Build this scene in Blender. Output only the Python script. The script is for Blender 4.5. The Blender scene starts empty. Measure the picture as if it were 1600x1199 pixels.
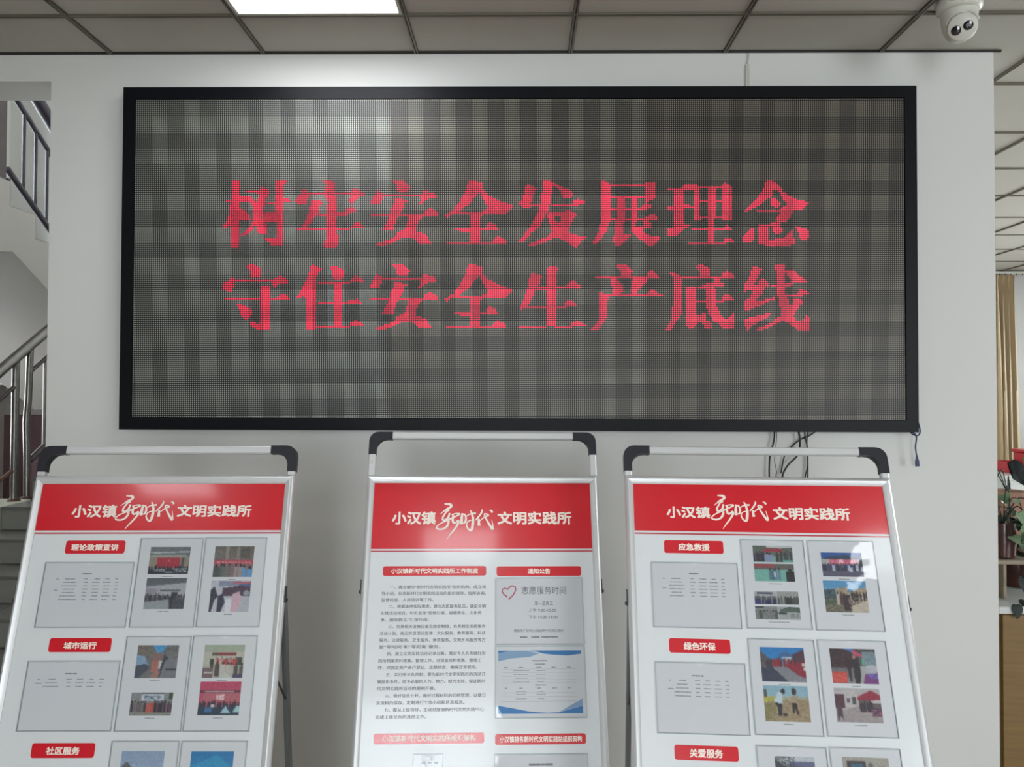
import bpy, math, random
from mathutils import Vector, Matrix
random.seed(7)
S = bpy.context.scene
COL = S.collection

# ---------------------------------------------------------------- camera, world, lights, exposure
CAM_Z = 1.5
cd = bpy.data.cameras.new('camera'); cam = bpy.data.objects.new('camera', cd); COL.objects.link(cam)
cd.sensor_width = 36.0; cd.lens = 36.0 * 1194.36 / 1600.0; cd.clip_start = .05; cd.clip_end = 200
def cam_axes(p, y, r):
    cy, sy, cp, sp = math.cos(y), math.sin(y), math.cos(p), math.sin(p)
    f = Vector((sy*cp, cy*cp, sp)); rt = Vector((cy, -sy, 0)); up = rt.cross(f)
    return rt*math.cos(r) + up*math.sin(r), up*math.cos(r) - rt*math.sin(r), f
R_, U_, F_ = cam_axes(.0199, -.0143, .0035)
M = Matrix((R_, U_, -F_)).transposed().to_4x4(); M.translation = Vector((0, 0, CAM_Z))
cam.matrix_world = M
S.camera = cam
S.view_settings.view_transform = 'Standard'; S.view_settings.look = 'None'
S.view_settings.gamma = 1.0; S.view_settings.use_curve_mapping = False
S.view_settings.exposure = 1.7
S.cycles.use_denoising = True
S.cycles.max_bounces = 8; S.cycles.diffuse_bounces = 5; S.cycles.glossy_bounces = 4
S.cycles.transparent_max_bounces = 12; S.cycles.caustics_reflective = False; S.cycles.caustics_refractive = False
S.cycles.sample_clamp_indirect = 6.0
W = bpy.data.worlds.new('sky'); S.world = W; W.use_nodes = True
bg = W.node_tree.nodes['Background']; bg.inputs[0].default_value = (.93, .965, 1.0, 1); bg.inputs[1].default_value = 4.5
LAMP = 4.0      # emission of the ceiling panels
def portal(name, loc, rot, sx, sy):
    l = bpy.data.lights.new(name, 'AREA'); l.shape = 'RECTANGLE'; l.size = sx; l.size_y = sy
    l.cycles.is_portal = True
    o = bpy.data.objects.new(name, l); o.location = loc; o.rotation_euler = rot; COL.objects.link(o); return o
portal('daylight_rear', (-.4, -4.58, 1.38), (math.pi/2, 0, 0), 1.6, 2.74)
portal('added_daylight_rear', (4.8, -4.58, 1.5), (math.pi/2, 0, 0), 3.0, 2.2)  # portal of the added rear right window
portal('added_daylight_stair', (-5.58, 6.6, 1.6), (math.pi/2, 0, -math.pi/2), 2.4, 1.4)  # portal of the added low stair window
portal('daylight_right', (6.58, 5.4, 1.7), (math.pi/2, 0, math.pi/2), 4.0, 1.8)
portal('daylight_stair', (-5.58, 5.8, 4.2), (math.pi/2, 0, -math.pi/2), 4.2, 2.4)

# ---------------------------------------------------------------- helpers
def lin(c):
    out = []
    for v in c[:3]:
        v = v/255.0
        out.append(v/12.92 if v <= .04045 else ((v+.055)/1.055)**2.4)
    return (out[0], out[1], out[2], 1.0)
def mat(name, c, rough=.5, metal=0.0, spec=.5, noise=0.0, nscale=20.0, bump=0.0, bscale=60.0, emit=None, estr=0.0, coat=0.0, stretch=None, attr=None):
    m = bpy.data.materials.new(name); m.use_nodes = True; nt = m.node_tree; b = nt.nodes['Principled BSDF']
    col = lin(c) if c is not None else (1, 1, 1, 1)
    b.inputs['Base Color'].default_value = col
    b.inputs['Roughness'].default_value = rough; b.inputs['Metallic'].default_value = metal
    b.inputs['Specular IOR Level'].default_value = spec
    b.inputs['Coat Weight'].default_value = coat; b.inputs['Coat Roughness'].default_value = .08
    if emit is not None:
        b.inputs['Emission Color'].default_value = lin(emit); b.inputs['Emission Strength'].default_value = estr
    tc = nt.nodes.new('ShaderNodeTexCoord')
    mp = nt.nodes.new('ShaderNodeMapping'); nt.links.new(tc.outputs['Object'], mp.inputs[0])
    if stretch: mp.inputs['Scale'].default_value = stretch
    if attr:
        a = nt.nodes.new('ShaderNodeVertexColor'); a.layer_name = attr; nt.links.new(a.outputs[0], b.inputs['Base Color'])
    if noise > 0:
        n = nt.nodes.new('ShaderNodeTexNoise'); n.inputs['Scale'].default_value = nscale; n.inputs['Detail'].default_value = 4
        nt.links.new(mp.outputs[0], n.inputs['Vector'])
        mx = nt.nodes.new('ShaderNodeMix'); mx.data_type = 'RGBA'
        mx.inputs[6].default_value = tuple(max(0, v*(1-noise)) for v in col[:3]) + (1,)
        mx.inputs[7].default_value = tuple(min(1, v*(1+noise)) for v in col[:3]) + (1,)
        nt.links.new(n.outputs[0], mx.inputs[0]); nt.links.new(mx.outputs[2], b.inputs['Base Color'])
    if bump > 0:
        n = nt.nodes.new('ShaderNodeTexNoise'); n.inputs['Scale'].default_value = bscale; n.inputs['Detail'].default_value = 3
        nt.links.new(mp.outputs[0], n.inputs['Vector'])
        bp = nt.nodes.new('ShaderNodeBump'); bp.inputs['Strength'].default_value = bump; bp.inputs['Distance'].default_value = .002
        nt.links.new(n.outputs[0], bp.inputs['Height']); nt.links.new(bp.outputs[0], b.inputs['Normal'])
    return m
def film(name, tint=(.99, .99, .992), base=.10, rough=.04, bump=.25, bscale=9.0):
    # thin clear plastic: transparent with a Fresnel gloss
    m = bpy.data.materials.new(name); m.use_nodes = True; nt = m.node_tree; nt.nodes.clear()
    out = nt.nodes.new('ShaderNodeOutputMaterial'); mix = nt.nodes.new('ShaderNodeMixShader')
    tr = nt.nodes.new('ShaderNodeBsdfTransparent'); tr.inputs[0].default_value = tint + (1,)
    gl = nt.nodes.new('ShaderNodeBsdfGlossy'); gl.inputs['Roughness'].default_value = rough
    fr = nt.nodes.new('ShaderNodeFresnel'); fr.inputs[0].default_value = 1.5
    n = nt.nodes.new('ShaderNodeTexNoise'); n.inputs['Scale'].default_value = bscale
    tc = nt.nodes.new('ShaderNodeTexCoord'); nt.links.new(tc.outputs['Object'], n.inputs['Vector'])
    bp = nt.nodes.new('ShaderNodeBump'); bp.inputs['Strength'].default_value = bump; bp.inputs['Distance'].default_value = .01
    nt.links.new(n.outputs[0], bp.inputs['Height']); nt.links.new(bp.outputs[0], gl.inputs['Normal'])
    nt.links.new(fr.outputs[0], mix.inputs[0]); nt.links.new(tr.outputs[0], mix.inputs[1]); nt.links.new(gl.outputs[0], mix.inputs[2])
    nt.links.new(mix.outputs[0], out.inputs[0])
    return m

class MB:
    """collects shapes and links them as ONE mesh object"""
    def __init__(s): s.v = []; s.f = []; s.c = []
    def add(s, vs, fs):
        n = len(s.v); s.v += [tuple(v) for v in vs]; s.f += [tuple(i+n for i in f) for f in fs]; return s
    def box(s, x0, y0, z0, x1, y1, z1):
        vs = [(x, y, z) for z in (z0, z1) for y in (y0, y1) for x in (x0, x1)]
        return s.add(vs, [(0, 2, 3, 1), (4, 5, 7, 6), (0, 1, 5, 4), (2, 6, 7, 3), (0, 4, 6, 2), (1, 3, 7, 5)])
    def bbox(s, x0, y0, z0, x1, y1, z1, b):
        # box whose edges are bevelled: chamfered hull of 24 points
        n = len(s.v); X = (x0, x1); Y = (y0, y1); Z = (z0, z1); idx = {}
        for i in (0, 1):
            for j in (0, 1):
                for k in (0, 1):
                    px, py, pz = X[i], Y[j], Z[k]; dx = b if i == 0 else -b; dy = b if j == 0 else -b; dz = b if k == 0 else -b
                    for a, p in enumerate(((px, py+dy, pz+dz), (px+dx, py, pz+dz), (px+dx, py+dy, pz))):
                        idx[(i, j, k, a)] = len(s.v); s.v.append(p)
        F = s.f
        for i in (0, 1):
            q = [idx[(i, 0, 0, 0)], idx[(i, 1, 0, 0)], idx[(i, 1, 1, 0)], idx[(i, 0, 1, 0)]]; F.append(tuple(q if i else q[::-1]))
            q = [idx[(0, i, 0, 1)], idx[(1, i, 0, 1)], idx[(1, i, 1, 1)], idx[(0, i, 1, 1)]]; F.append(tuple(q[::-1] if i else q))
            q = [idx[(0, 0, i, 2)], idx[(1, 0, i, 2)], idx[(1, 1, i, 2)], idx[(0, 1, i, 2)]]; F.append(tuple(q if i else q[::-1]))
        for i in (0, 1):
            for j in (0, 1):
                q = [idx[(i, j, 0, 0)], idx[(i, j, 0, 1)], idx[(i, j, 1, 1)], idx[(i, j, 1, 0)]]; F.append(tuple(q if (i+j) % 2 == 0 else q[::-1]))
                q = [idx[(i, 0, j, 0)], idx[(i, 0, j, 2)], idx[(i, 1, j, 2)], idx[(i, 1, j, 0)]]; F.append(tuple(q))
                q = [idx[(0, i, j, 1)], idx[(0, i, j, 2)], idx[(1, i, j, 2)], idx[(1, i, j, 1)]]; F.append(tuple(q))
                for k in (0, 1):
                    F.append((idx[(i, j, k, 0)], idx[(i, j, k, 1)], idx[(i, j, k, 2)]))
        return s
    def tube(s, pts, r, n=10, cap=True, flat=1.0):
        pts = [Vector(p) for p in pts]; m = len(pts); rr = r if isinstance(r, (list, tuple)) else [r]*m
        base = len(s.v); up = None
        for i, p in enumerate(pts):
            t = (pts[min(i+1, m-1)] - pts[max(i-1, 0)]).normalized()
            if up is None:
                up = Vector((0, 0, 1)) if abs(t.z) < .9 else Vector((0, 1, 0))
            a = t.cross(up).normalized(); b = a.cross(t).normalized(); up = b
            for k in range(n):
                th = 2*math.pi*k/n; s.v.append(tuple(p + a*math.cos(th)*rr[i] + b*math.sin(th)*rr[i]*flat))
        for i in range(m-1):
            for k in range(n):
                s.f.append((base+i*n+k, base+i*n+(k+1) % n, base+(i+1)*n+(k+1) % n, base+(i+1)*n+k))
        if cap:
            s.f.append(tuple(base+k for k in range(n))[::-1]); s.f.append(tuple(base+(m-1)*n+k for k in range(n)))
        return s
    def lathe(s, prof, c=(0, 0, 0), n=24, axis=None):
        base = len(s.v); c = Vector(c); Z = Vector(axis).normalized() if axis else Vector((0, 0, 1))
        A = Z.orthogonal().normalized(); B = Z.cross(A)
        for (r, z) in prof:
            for k in range(n):
                th = 2*math.pi*k/n; s.v.append(tuple(c + Z*z + (A*math.cos(th) + B*math.sin(th))*r))
        for i in range(len(prof)-1):
            for k in range(n):
                s.f.append((base+i*n+k, base+i*n+(k+1) % n, base+(i+1)*n+(k+1) % n, base+(i+1)*n+k))
        s.f.append(tuple(base+k for k in range(n))[::-1]); s.f.append(tuple(base+(len(prof)-1)*n+k for k in range(n)))
        return s
    def prism(s, poly, fn0, fn1):
        """poly 2D; fn0/fn1 map (a,b) to front/back 3D points"""
        n = len(s.v); k = len(poly)
        s.v += [tuple(fn0(a, b)) for a, b in poly] + [tuple(fn1(a, b)) for a, b in poly]
        s.f.append(tuple(n+i for i in range(k))); s.f.append(tuple(n+k+i for i in range(k))[::-1])
        for i in range(k): s.f.append((n+i, n+k+i, n+k+(i+1) % k, n+(i+1) % k))
        return s
    def mesh(s, name, off=(0, 0, 0)):
        me = bpy.data.meshes.new(name); o = Vector(off)
        me.from_pydata([tuple(Vector(v)-o) for v in s.v], [], s.f); me.update()
        return me
    def build(s, name, m, parent=None, smooth=False, recalc=True):
        off = parent_off(parent)
        me = s.mesh(name, off)
        if recalc:
            import bmesh
            b = bmesh.new(); b.from_mesh(me); bmesh.ops.recalc_face_normals(b, faces=b.faces); b.to_mesh(me); b.free()
        me.materials.append(m)
        if smooth:
            for p in me.polygons: p.use_smooth = True
            try: me.set_sharp_from_angle(angle=math.radians(40))
            except Exception: pass
        o = bpy.data.objects.new(name, me); COL.objects.link(o)
        if parent is not None: o.parent = parent
        return o
OFF = {}
def parent_off(p):
    t = Vector((0, 0, 0))
    while p is not None:
        t += Vector(p.location); p = p.parent
    return t
def empty(name, loc=(0, 0, 0), parent=None):
    o = bpy.data.objects.new(name, None); COL.objects.link(o); o.location = loc; o.empty_display_size = .05
    if parent: o.parent = parent
    return o
def tag(o, label, cat, group=None, kind=None):
    o['label'] = label; o['category'] = cat
    if group: o['group'] = group
    if kind: o['kind'] = kind
    return o
def structure(o, label=None):
    o['kind'] = 'structure'
    if label: o['label'] = label
    return o
def link_copy(o, parent, loc=None, rot=None):
    c = o.copy(); COL.objects.link(c); c.parent = parent
    if loc is not None: c.location = loc
    if rot is not None: c.rotation_euler = rot
    return c

# ---------------------------------------------------------------- materials
WALL = mat('wall_paint', (213, 212, 208), .6, noise=.015, nscale=3, bump=.05, bscale=30)
WALLB = mat('wall_paint_rear', (214, 210, 202), .6, noise=.02, nscale=3)
TILE = mat('ceiling_tile', (180, 176, 166), .7, noise=.03, nscale=6, bump=.12, bscale=14)
BAR = mat('ceiling_bar_bronze', (112, 106, 92), .4, .3)
SLOT = mat('ceiling_bar_slot', (38, 32, 26), .6)
BLACKF = mat('display_frame_black', (10, 11, 16), .45, spec=.16, noise=.1, nscale=8)
LEDFACE = mat('led_module_face', (9, 8, 7), .42, spec=.35)
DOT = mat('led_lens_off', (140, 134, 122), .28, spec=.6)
DOTC = mat('led_lens_off_cool_sheen', (152, 153, 145), .22, spec=.8)
DOTW = mat('led_lens_off_warm_dim', (132, 123, 109), .3)
RED_ON = mat('led_lens_lit_red', (200, 30, 50), .4, emit=(255, 62, 92), estr=.31)
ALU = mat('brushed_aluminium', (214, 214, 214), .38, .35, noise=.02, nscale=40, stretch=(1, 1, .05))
ALUD = mat('aluminium_shaded_leg', (120, 122, 122), .4, .6)  # shade behind the boards is put into this darker grey
PLAST = mat('black_plastic', (28, 28, 36), .42, noise=.05, nscale=30)
POSTER = mat('glossy_poster_white', (222, 225, 226), .3, coat=.3, bump=.03, bscale=14)
POSTERR = mat('glossy_poster_red', (214, 24, 40), .25, coat=.4, bump=.03, bscale=14)
STRIPE = mat('poster_dark_red', (190, 26, 46), .3, coat=.5)
WHITEINK = mat('print_white', (250, 236, 224), .35)
GREYINK = mat('print_grey', (96, 98, 102), .5)
DARKINK = mat('print_dark_grey', (70, 72, 78), .5)
FAINTINK = mat('print_faint', (140, 145, 150), .5)
PAPER = mat('office_paper', (238, 239, 240), .55, noise=.01, nscale=5)
PHOTO = mat('photo_print', None, .45, attr='print')
BLUE = mat('print_blue', (32, 128, 196), .4)
BLUEL = mat('print_pale_blue', (140, 176, 210), .4)
HEART = mat('print_crimson', (196, 70, 96), .4)
FILM = film('clear_sleeve_film')
RIM = mat('sleeve_rim_grey', (176, 182, 183), .2, spec=.6)
FLOORM = mat('floor_tile', (188, 182, 170), .25, noise=.05, nscale=4)
WHITEPL = mat('white_plastic', (205, 203, 192), .35)
LENS = mat('camera_lens_black', (20, 16, 18), .08, spec=.8)
GLASSY = mat('emitter_grey', (150, 150, 155), .2)
CABLE = mat('black_cable', (28, 28, 30), .5)
CABLEB = mat('blue_cable', (24, 36, 84), .45)
CABLEW = mat('white_wire', (178, 174, 164), .5)
STEEL = mat('stair_steel', (120, 116, 112), .32, .8, noise=.2, nscale=12)
STEELD = mat('stair_steel_dark', (72, 62, 62), .45, .5, noise=.2, nscale=12)
RUST = mat('rusty_foot', (92, 58, 46), .7, noise=.3, nscale=60)
STEP = mat('stair_tile', (140, 138, 132), .4, noise=.06, nscale=6)
STEPT = mat('stair_tread_tile', (112, 110, 106), .35, noise=.08, nscale=6)
STEPL = mat('stair_tile_pale', (196, 198, 180), .35, noise=.04, nscale=6)
PURPLE = mat('wainscot_plum', (118, 92, 96), .6, noise=.05, nscale=5)
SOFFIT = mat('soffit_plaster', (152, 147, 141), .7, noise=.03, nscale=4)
CURTAIN = mat('beige_curtain', (204, 186, 154), .8, noise=.08, nscale=30, stretch=(1, 1, .1))
CABW = mat('white_laminate', (206, 208, 204), .4)
WOOD = mat('oak_veneer', (126, 98, 56), .5, noise=.25, nscale=5, stretch=(1, 1, 14))
PLANK = mat('grey_brown_wood', (150, 136, 116), .55, noise=.12, nscale=9)
REDBOX = mat('red_lacquer', (186, 20, 36), .35)
LEAF = mat('leaf_green', (52, 104, 44), .4, noise=.2, nscale=14)
LEAFD = mat('leaf_dark', (22, 34, 28), .6, noise=.2, nscale=14)
LEAFB = mat('leaf_black', (16, 20, 20), .85, spec=.1)
LEAFY = mat('leaf_yellow_green', (120, 150, 50), .4, noise=.2, nscale=14)
LEAFV = mat('leaf_variegated', (120, 146, 112), .4, noise=.35, nscale=40)
CLAY = mat('clay_pot', (152, 112, 88), .6, noise=.1, nscale=20)
GLAZE = mat('dark_glazed_pot', (70, 36, 30), .25, noise=.15, nscale=9)
SOIL = mat('soil', (50, 40, 32), .9, noise=.3, nscale=60)
LAMPM = mat('light_diffuser', (250, 250, 250), .5, emit=(248, 251, 255), estr=LAMP)
GLASS = film('window_glass', (.97, .99, 1.0), rough=.0, bump=0)

# ---------------------------------------------------------------- room shell
CZ = 2.8456; WY = 2.952; LY = 2.891       # ceiling height, LED wall plane, LED face plane
def wallbox(name, x0, y0, z0, x1, y1, z1, m=WALL, label=None):
    return structure(MB().box(x0, y0, z0, x1, y1, z1).build(name, m), label)
wallbox('floor', -6, -5, -.1, 7, 8.6, 0, FLOORM, 'beige tiled floor of the lobby')
wallbox('wall_front', -1.856, WY, 0, 1.813, 8.4, 3.1, WALL, 'off-white wall that carries the LED display')
w = MB().box(-4.9, WY, 0, -3.4, 3.146, 3.1); w.box(-3.4, WY, 2.741, -1.856, 3.146, 3.1)
structure(w.build('wall_front_left', WALL), 'wall with the opening towards the staircase')
wallbox('wall_left', -5.0, -4.8, 0, -4.8, WY, 3.1)
w = MB().box(6.6, -4.8, 0, 6.8, 3.4, 3.1); w.box(6.6, 7.4, 0, 6.8, 8.5, 3.1); w.box(6.6, 3.4, 0, 6.8, 7.4, .8); w.box(6.6, 3.4, 2.6, 6.8, 7.4, 3.1)
structure(w.build('wall_right', WALL))
wallbox('wall_far', 1.813, 8.124, 0, 6.8, 8.4, 3.1)
w = MB().box(-5, -4.8, 0, -1.2, -4.6, 3.1); w.box(.4, -4.8, 0, 3.3, -4.6, 3.1); w.box(6.3, -4.8, 0, 6.8, -4.6, 3.1)
w.box(-1.2, -4.8, 2.75, .4, -4.6, 3.1); w.box(3.3, -4.8, 2.6, 6.3, -4.6, 3.1); w.box(3.3, -4.8, 0, 6.3, -4.6, .4)
structure(w.build('wall_back', WALLB))
def window(name, axis, pos, a0, a1, z0, z1, n):
    f = MB(); t = .03
    def bx(p0, p1, q0, q1):
        if axis == 'y': f.box(p0, pos-t, q0, p1, pos+t, q1)
        else: f.box(pos-t, p0, q0, pos+t, p1, q1)
    bx(a0, a1, z0, z0+.06); bx(a0, a1, z1-.06, z1)
    for i in range(n+1):
        c = a0 + (a1-a0)*i/n; bx(max(a0, c-.03), min(a1, c+.03), z0+.06, z1-.06)
    o = structure(f.build(name, ALU))
    for i in range(n):
        g = MB(); c0 = a0+(a1-a0)*i/n+.03; c1 = a0+(a1-a0)*(i+1)/n-.03
        if axis == 'y': g.box(c0, pos-.004, z0+.06, c1, pos+.004, z1-.06)
        else: g.box(pos-.004, c0, z0+.06, pos+.004, c1, z1-.06)
        g.build('pane', GLASS, o)
    return o
window('window_1', 'y', -4.7, -1.2, .4, .0, 2.75, 2)
window('added_window_rear', 'y', -4.7, 3.3, 6.3, .4, 2.6, 3)  # unseen window, added to bring daylight onto the wall's right part
window('window_2', 'x', 6.7, 3.4, 7.4, .8, 2.6, 4)
# stairwell shell
w = MB().box(-5.8, 3.146, 0, -5.6, 5.4, 3.0); w.box(-5.8, 5.4, 0, -5.6, 7.8, .9); w.box(-5.8, 5.4, 2.3, -5.6, 7.8, 3.0); w.box(-5.8, 7.8, 0, -5.6, 8.4, 3.0)
w.box(-5.8, 3.146, 3.0, -5.6, 3.7, 5.6); w.box(-5.8, 7.9, 3.0, -5.6, 8.4, 5.6); w.box(-5.8, 3.7, 5.4, -5.6, 7.9, 5.6)
structure(w.build('wall_stairwell_left', WALL))
wallbox('wall_stairwell_far', -5.8, 8.2, 1.31, -1.856, 8.4, 5.6)
wallbox('trim_1', -5.6, 8.18, 0, -1.856, 8.4, 1.31, PURPLE, 'plum painted lower band of the stairwell wall')
wallbox('wall_stairwell_right', -1.856, 3.146, 3.1, -1.7, 8.4, 5.6)
wallbox('wall_stairwell_near', -5.8, 3.0, 3.1, -1.7, 3.146, 5.6)
wallbox('ceiling_stairwell', -5.8, 3.0, 5.6, -1.7, 8.4, 5.7)
window('window_3', 'x', -5.7, 3.7, 7.9, 3.0, 5.4, 3)
window('added_window_stair', 'x', -5.7, 5.4, 7.8, .9, 2.3, 2)  # unseen low window, added to brighten the lower stairs and soffit
wallbox('wall_stairwell_front', -5.8, 3.0, 0, -4.9, 3.146, 3.1)

# ceiling: slab, slotted grid bars, tiles
w = MB().box(-5, -4.8, 3.0, 6.8, 3.146, 3.1); w.box(1.813, 3.146, 3.0, 6.8, 8.4, 3.1)
ceil = structure(w.build('ceiling', TILE), 'suspended ceiling of pale square tiles in slotted bars')
GX, GY, P = .1807, 2.6587, .6
lamps = {(-2, -1), (-5, -7), (-1, -7), (3, -7), (7, -1), (7, 4)}  # last two entries: unseen panels added to light the hall's right part
tile_me = None
def tile_box(x0, y0, x1, y1):
    return MB().bbox(x0, y0, CZ+.007, x1, y1, CZ+.019, .002)
h = .0075
protos = {}
def place_tile(x0, y0, x1, y1):
    a, b, c, d = x0+h, y0+h, x1-h, y1-h
    if c-a < .03 or d-b < .03: return
    key = (round(c-a, 3), round(d-b, 3))
    if key not in protos:
        mb = MB().bbox(0, 0, .007, c-a, d-b, .019, .002)
        o = mb.build('tile', TILE, ceil); protos[key] = o; o.location = (a, b, CZ)
    else: link_copy(protos[key], ceil, (a, b, CZ))
stuff = MB()
for j in range(-13, 10):
    for i in range(-9, 11):
        x0, y0 = GX+P*i, GY+P*j; x1, y1 = x0+P, y0+P
        if (i, j) in lamps: continue
        x0c, x1c = max(x0, -4.8), min(x1, 6.6); y0c, y1c = max(y0, -4.6), min(y1, 8.124)
        if x0c >= x1c or y0c >= y1c: continue
        if y1c > WY:
            if x1c <= 1.813: 
                y1c = WY
                if y0c >= WY: continue
            elif x0c < 1.813:
                if y0c >= WY: x0c = 1.813
                # a tile crossing the wall's corner is cut around it
        vis = (-2 <= j and x0c < 5.2 and x1c > -3.2 and (y0c < 2.9 or x1c > 1.8))
        if vis:
            if x0c < 1.813 < x1c and y0c < WY < y1c:
                mb = MB(); mb.box(x0c+h, y0c+h, CZ+.007, x1c-h, WY, CZ+.019); mb.box(1.813, WY, CZ+.007, x1c-h, y1c-h, CZ+.019); mb.build('tile', TILE, ceil)
            else: place_tile(x0c, y0c, x1c, y1c)
        elif x1c-x0c > .03 and y1c-y0c > .03:
            stuff.box(x0c+h, y0c+h, CZ+.007, x1c-h, y1c-h, CZ+.019)
o = stuff.build('tile_field', TILE, ceil, recalc=False); o['kind'] = 'stuff'
def bar(along, pos, a0, a1, drop=0.0):
    z0 = CZ-drop
    f = MB(); e = .0075; s = .002
    for q0, q1 in ((-e, -s), (s, e)):
        if along == 'y': f.box(pos+q0, a0, z0, pos+q1, a1, CZ+.008)
        else: f.box(a0, pos+q0, z0, a1, pos+q1, CZ+.008)
    g = MB()
    if along == 'y': g.box(pos-s, a0, z0+.005, pos+s, a1, CZ+.03)
    else: g.box(a0, pos-s, z0+.005, a1, pos+s, CZ+.03)
    o = f.build('grid_bar', BAR, ceil, recalc=False); g.build('bar_slot', SLOT, o, recalc=False)
for i in range(-8, 11):
    x = GX+P*i
    bar('y', x, -4.6, WY if x < 1.82 else 8.12, .002)
for j in range(-12, 10):
    y = GY+P*j
    bar('x', y, -4.8 if y < WY else 1.813, 6.6)
# shadow gap along the wall
MB().box(-4.8, WY-.006, CZ-.001, 1.84, WY+.002, CZ+.02).build('edge_trim', SLOT, ceil)
MB().box(1.813, 8.10, CZ-.006, 6.6, 8.124, CZ+.02).build('edge_trim', BAR, ceil)

# ceiling light panels
def lamp(i, j, label):
    x0, y0 = GX+P*i+h, GY+P*j+h; x1, y1 = GX+P*(i+1)-h, GY+P*(j+1)-h
    r = empty('ceiling_light', ((x0+x1)/2, (y0+y1)/2, CZ)); tag(r, label, 'ceiling light', 'square panel lights in the ceiling grid')
    fr = MB(); t = .012
    fr.box(x0, y0, CZ+.001, x1, y0+t, CZ+.02); fr.box(x0, y1-t, CZ+.001, x1, y1, CZ+.02); fr.box(x0, y0+t, CZ+.001, x0+t, y1-t, CZ+.02); fr.box(x1-t, y0+t, CZ+.001, x1, y1-t, CZ+.02)
    fr.build('lamp_frame', WHITEPL, r)
    MB().box(x0+t, y0+t, CZ+.005, x1-t, y1-t, CZ+.018).build('diffuser', LAMPM, r)
lamp(-2, -1, 'lit white square ceiling panel above the left half of the LED display')
for i, j in sorted(lamps - {(-2, -1)}):
    lamp(i, j, {(-5, -7): 'lit square ceiling panel behind the viewer, in line with the left stand', (-1, -7): 'lit square ceiling panel behind the viewer, in line with the middle stand', (3, -7): 'lit square ceiling panel behind the viewer, in line with the right stand', (7, -1): 'unseen lit ceiling panel added in the right part of the hall, level with the display', (7, 4): 'unseen lit ceiling panel added deep in the right part of the hall'}[(i, j)])

# ---------------------------------------------------------------- LED display
Q = .00762; LX0 = -1.4891; LZ0 = 2.6433; COLS, ROWS = 384, 160
disp = empty('led_display', (0, WY, 1.38)); tag(disp, 'large black framed LED display on the wall showing two rows of red characters', 'display')
# the lit characters, drawn as outlines (tenths of a unit) and sampled at the diode grid
G={}
G['树']=((345,275),[[(160,60),(320,60),(280,130),(280,1120),(160,1120)],[(270,325),(460,325),(480,350),(520,390),(520,430),(270,425)],[(60,400),(100,375),(165,370),(165,420),(80,420)],[(150,430),(170,420),(170,780),(60,820),(40,790),(100,680),(130,560)],[(270,510),(350,530),(440,610),(460,680),(320,700),(270,690)],[(380,235),(560,235),(640,170),(690,200),(760,250),(700,380),(680,460),(660,560),(640,660),(700,720),(720,880),(690,920),(600,920),(570,880),(560,790),(500,800),(480,880),(340,950),(320,920),(420,820),(480,740),(500,690),(510,570),(490,470),(470,390),(520,400),(570,410),(590,300),(570,260),(380,260)],[(840,70),(1030,70),(1010,120),(980,160),(980,1080),(920,1110),(790,1110),(760,1040),(660,1000),(700,980),(860,980),(860,720),(640,720),(640,660),(700,560),(780,555),(860,600),(860,160)],[(970,365),(1050,365),(1095,400),(1080,430),(970,430)],[(720,425),(860,425),(860,450),(720,450)]],[])
G['牢']=((460,275),[[(440,75),(520,60),(600,80),(640,110),(630,250),(650,370),(660,600),(680,1110),(600,1130),(470,1120),(450,1080),(510,960),(520,400),(480,330),(490,150)],[(140,190),(210,250),(210,360),(190,450),(60,450),(20,400),(40,350),(80,300),(110,230)],[(200,265),(880,265),(880,305),(200,305)],[(930,200),(1060,250),(1110,290),(1080,320),(990,340),(940,400),(880,440),(840,400),(880,330),(870,260)],[(270,390),(400,390),(430,430),(400,460),(380,510),(370,600),(330,640),(280,700),(200,790),(180,840),(110,840),(150,740),(200,640),(230,540),(240,460)],[(370,587),(520,587),(520,620),(370,620)],[(660,585),(790,580),(800,540),(890,490),(960,530),(1000,570),(960,580),(830,590),(800,620),(660,620)],[(20,830),(860,830),(860,864),(20,864)],[(850,840),(880,790),(940,730),(1020,730),(1080,800),(1090,825),(900,830)]],[])
G['安']=((575,275),[[(370,90),(440,70),(560,80),(630,140),(650,180),(630,250),(560,270),(480,260),(440,190),(430,130)],[(150,235),(210,260),(220,320),(210,380),(170,450),(60,450),(30,410),(60,360),(110,310),(120,250)],[(220,297),(850,297),(850,332),(220,332)],[(890,225),(1000,260),(1060,290),(1080,350),(1030,365),(900,370),(850,450),(790,440),(830,380),(840,260)],[(430,365),(590,370),(620,400),(570,440),(540,540),(490,600),(450,700),(410,800),(420,860),(240,860),(230,820),(290,740),(320,640),(350,540),(390,480),(410,420)],[(10,605),(340,605),(340,640),(60,640)],[(480,605),(880,605),(880,637),(480,640)],[(880,600),(900,540),(970,510),(1040,530),(1100,600),(1080,640),(880,635)],[(640,630),(850,630),(810,690),(770,760),(740,850),(760,880),(850,890),(920,930),(960,1000),(1000,1050),(960,1070),(820,1070),(760,1030),(700,980),(620,960),(520,990),(440,1030),(330,1070),(200,1110),(130,1110),(140,1060),(300,1010),(420,970),(450,900),(480,870),(550,860),(590,800),(620,720)]],[])
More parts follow.
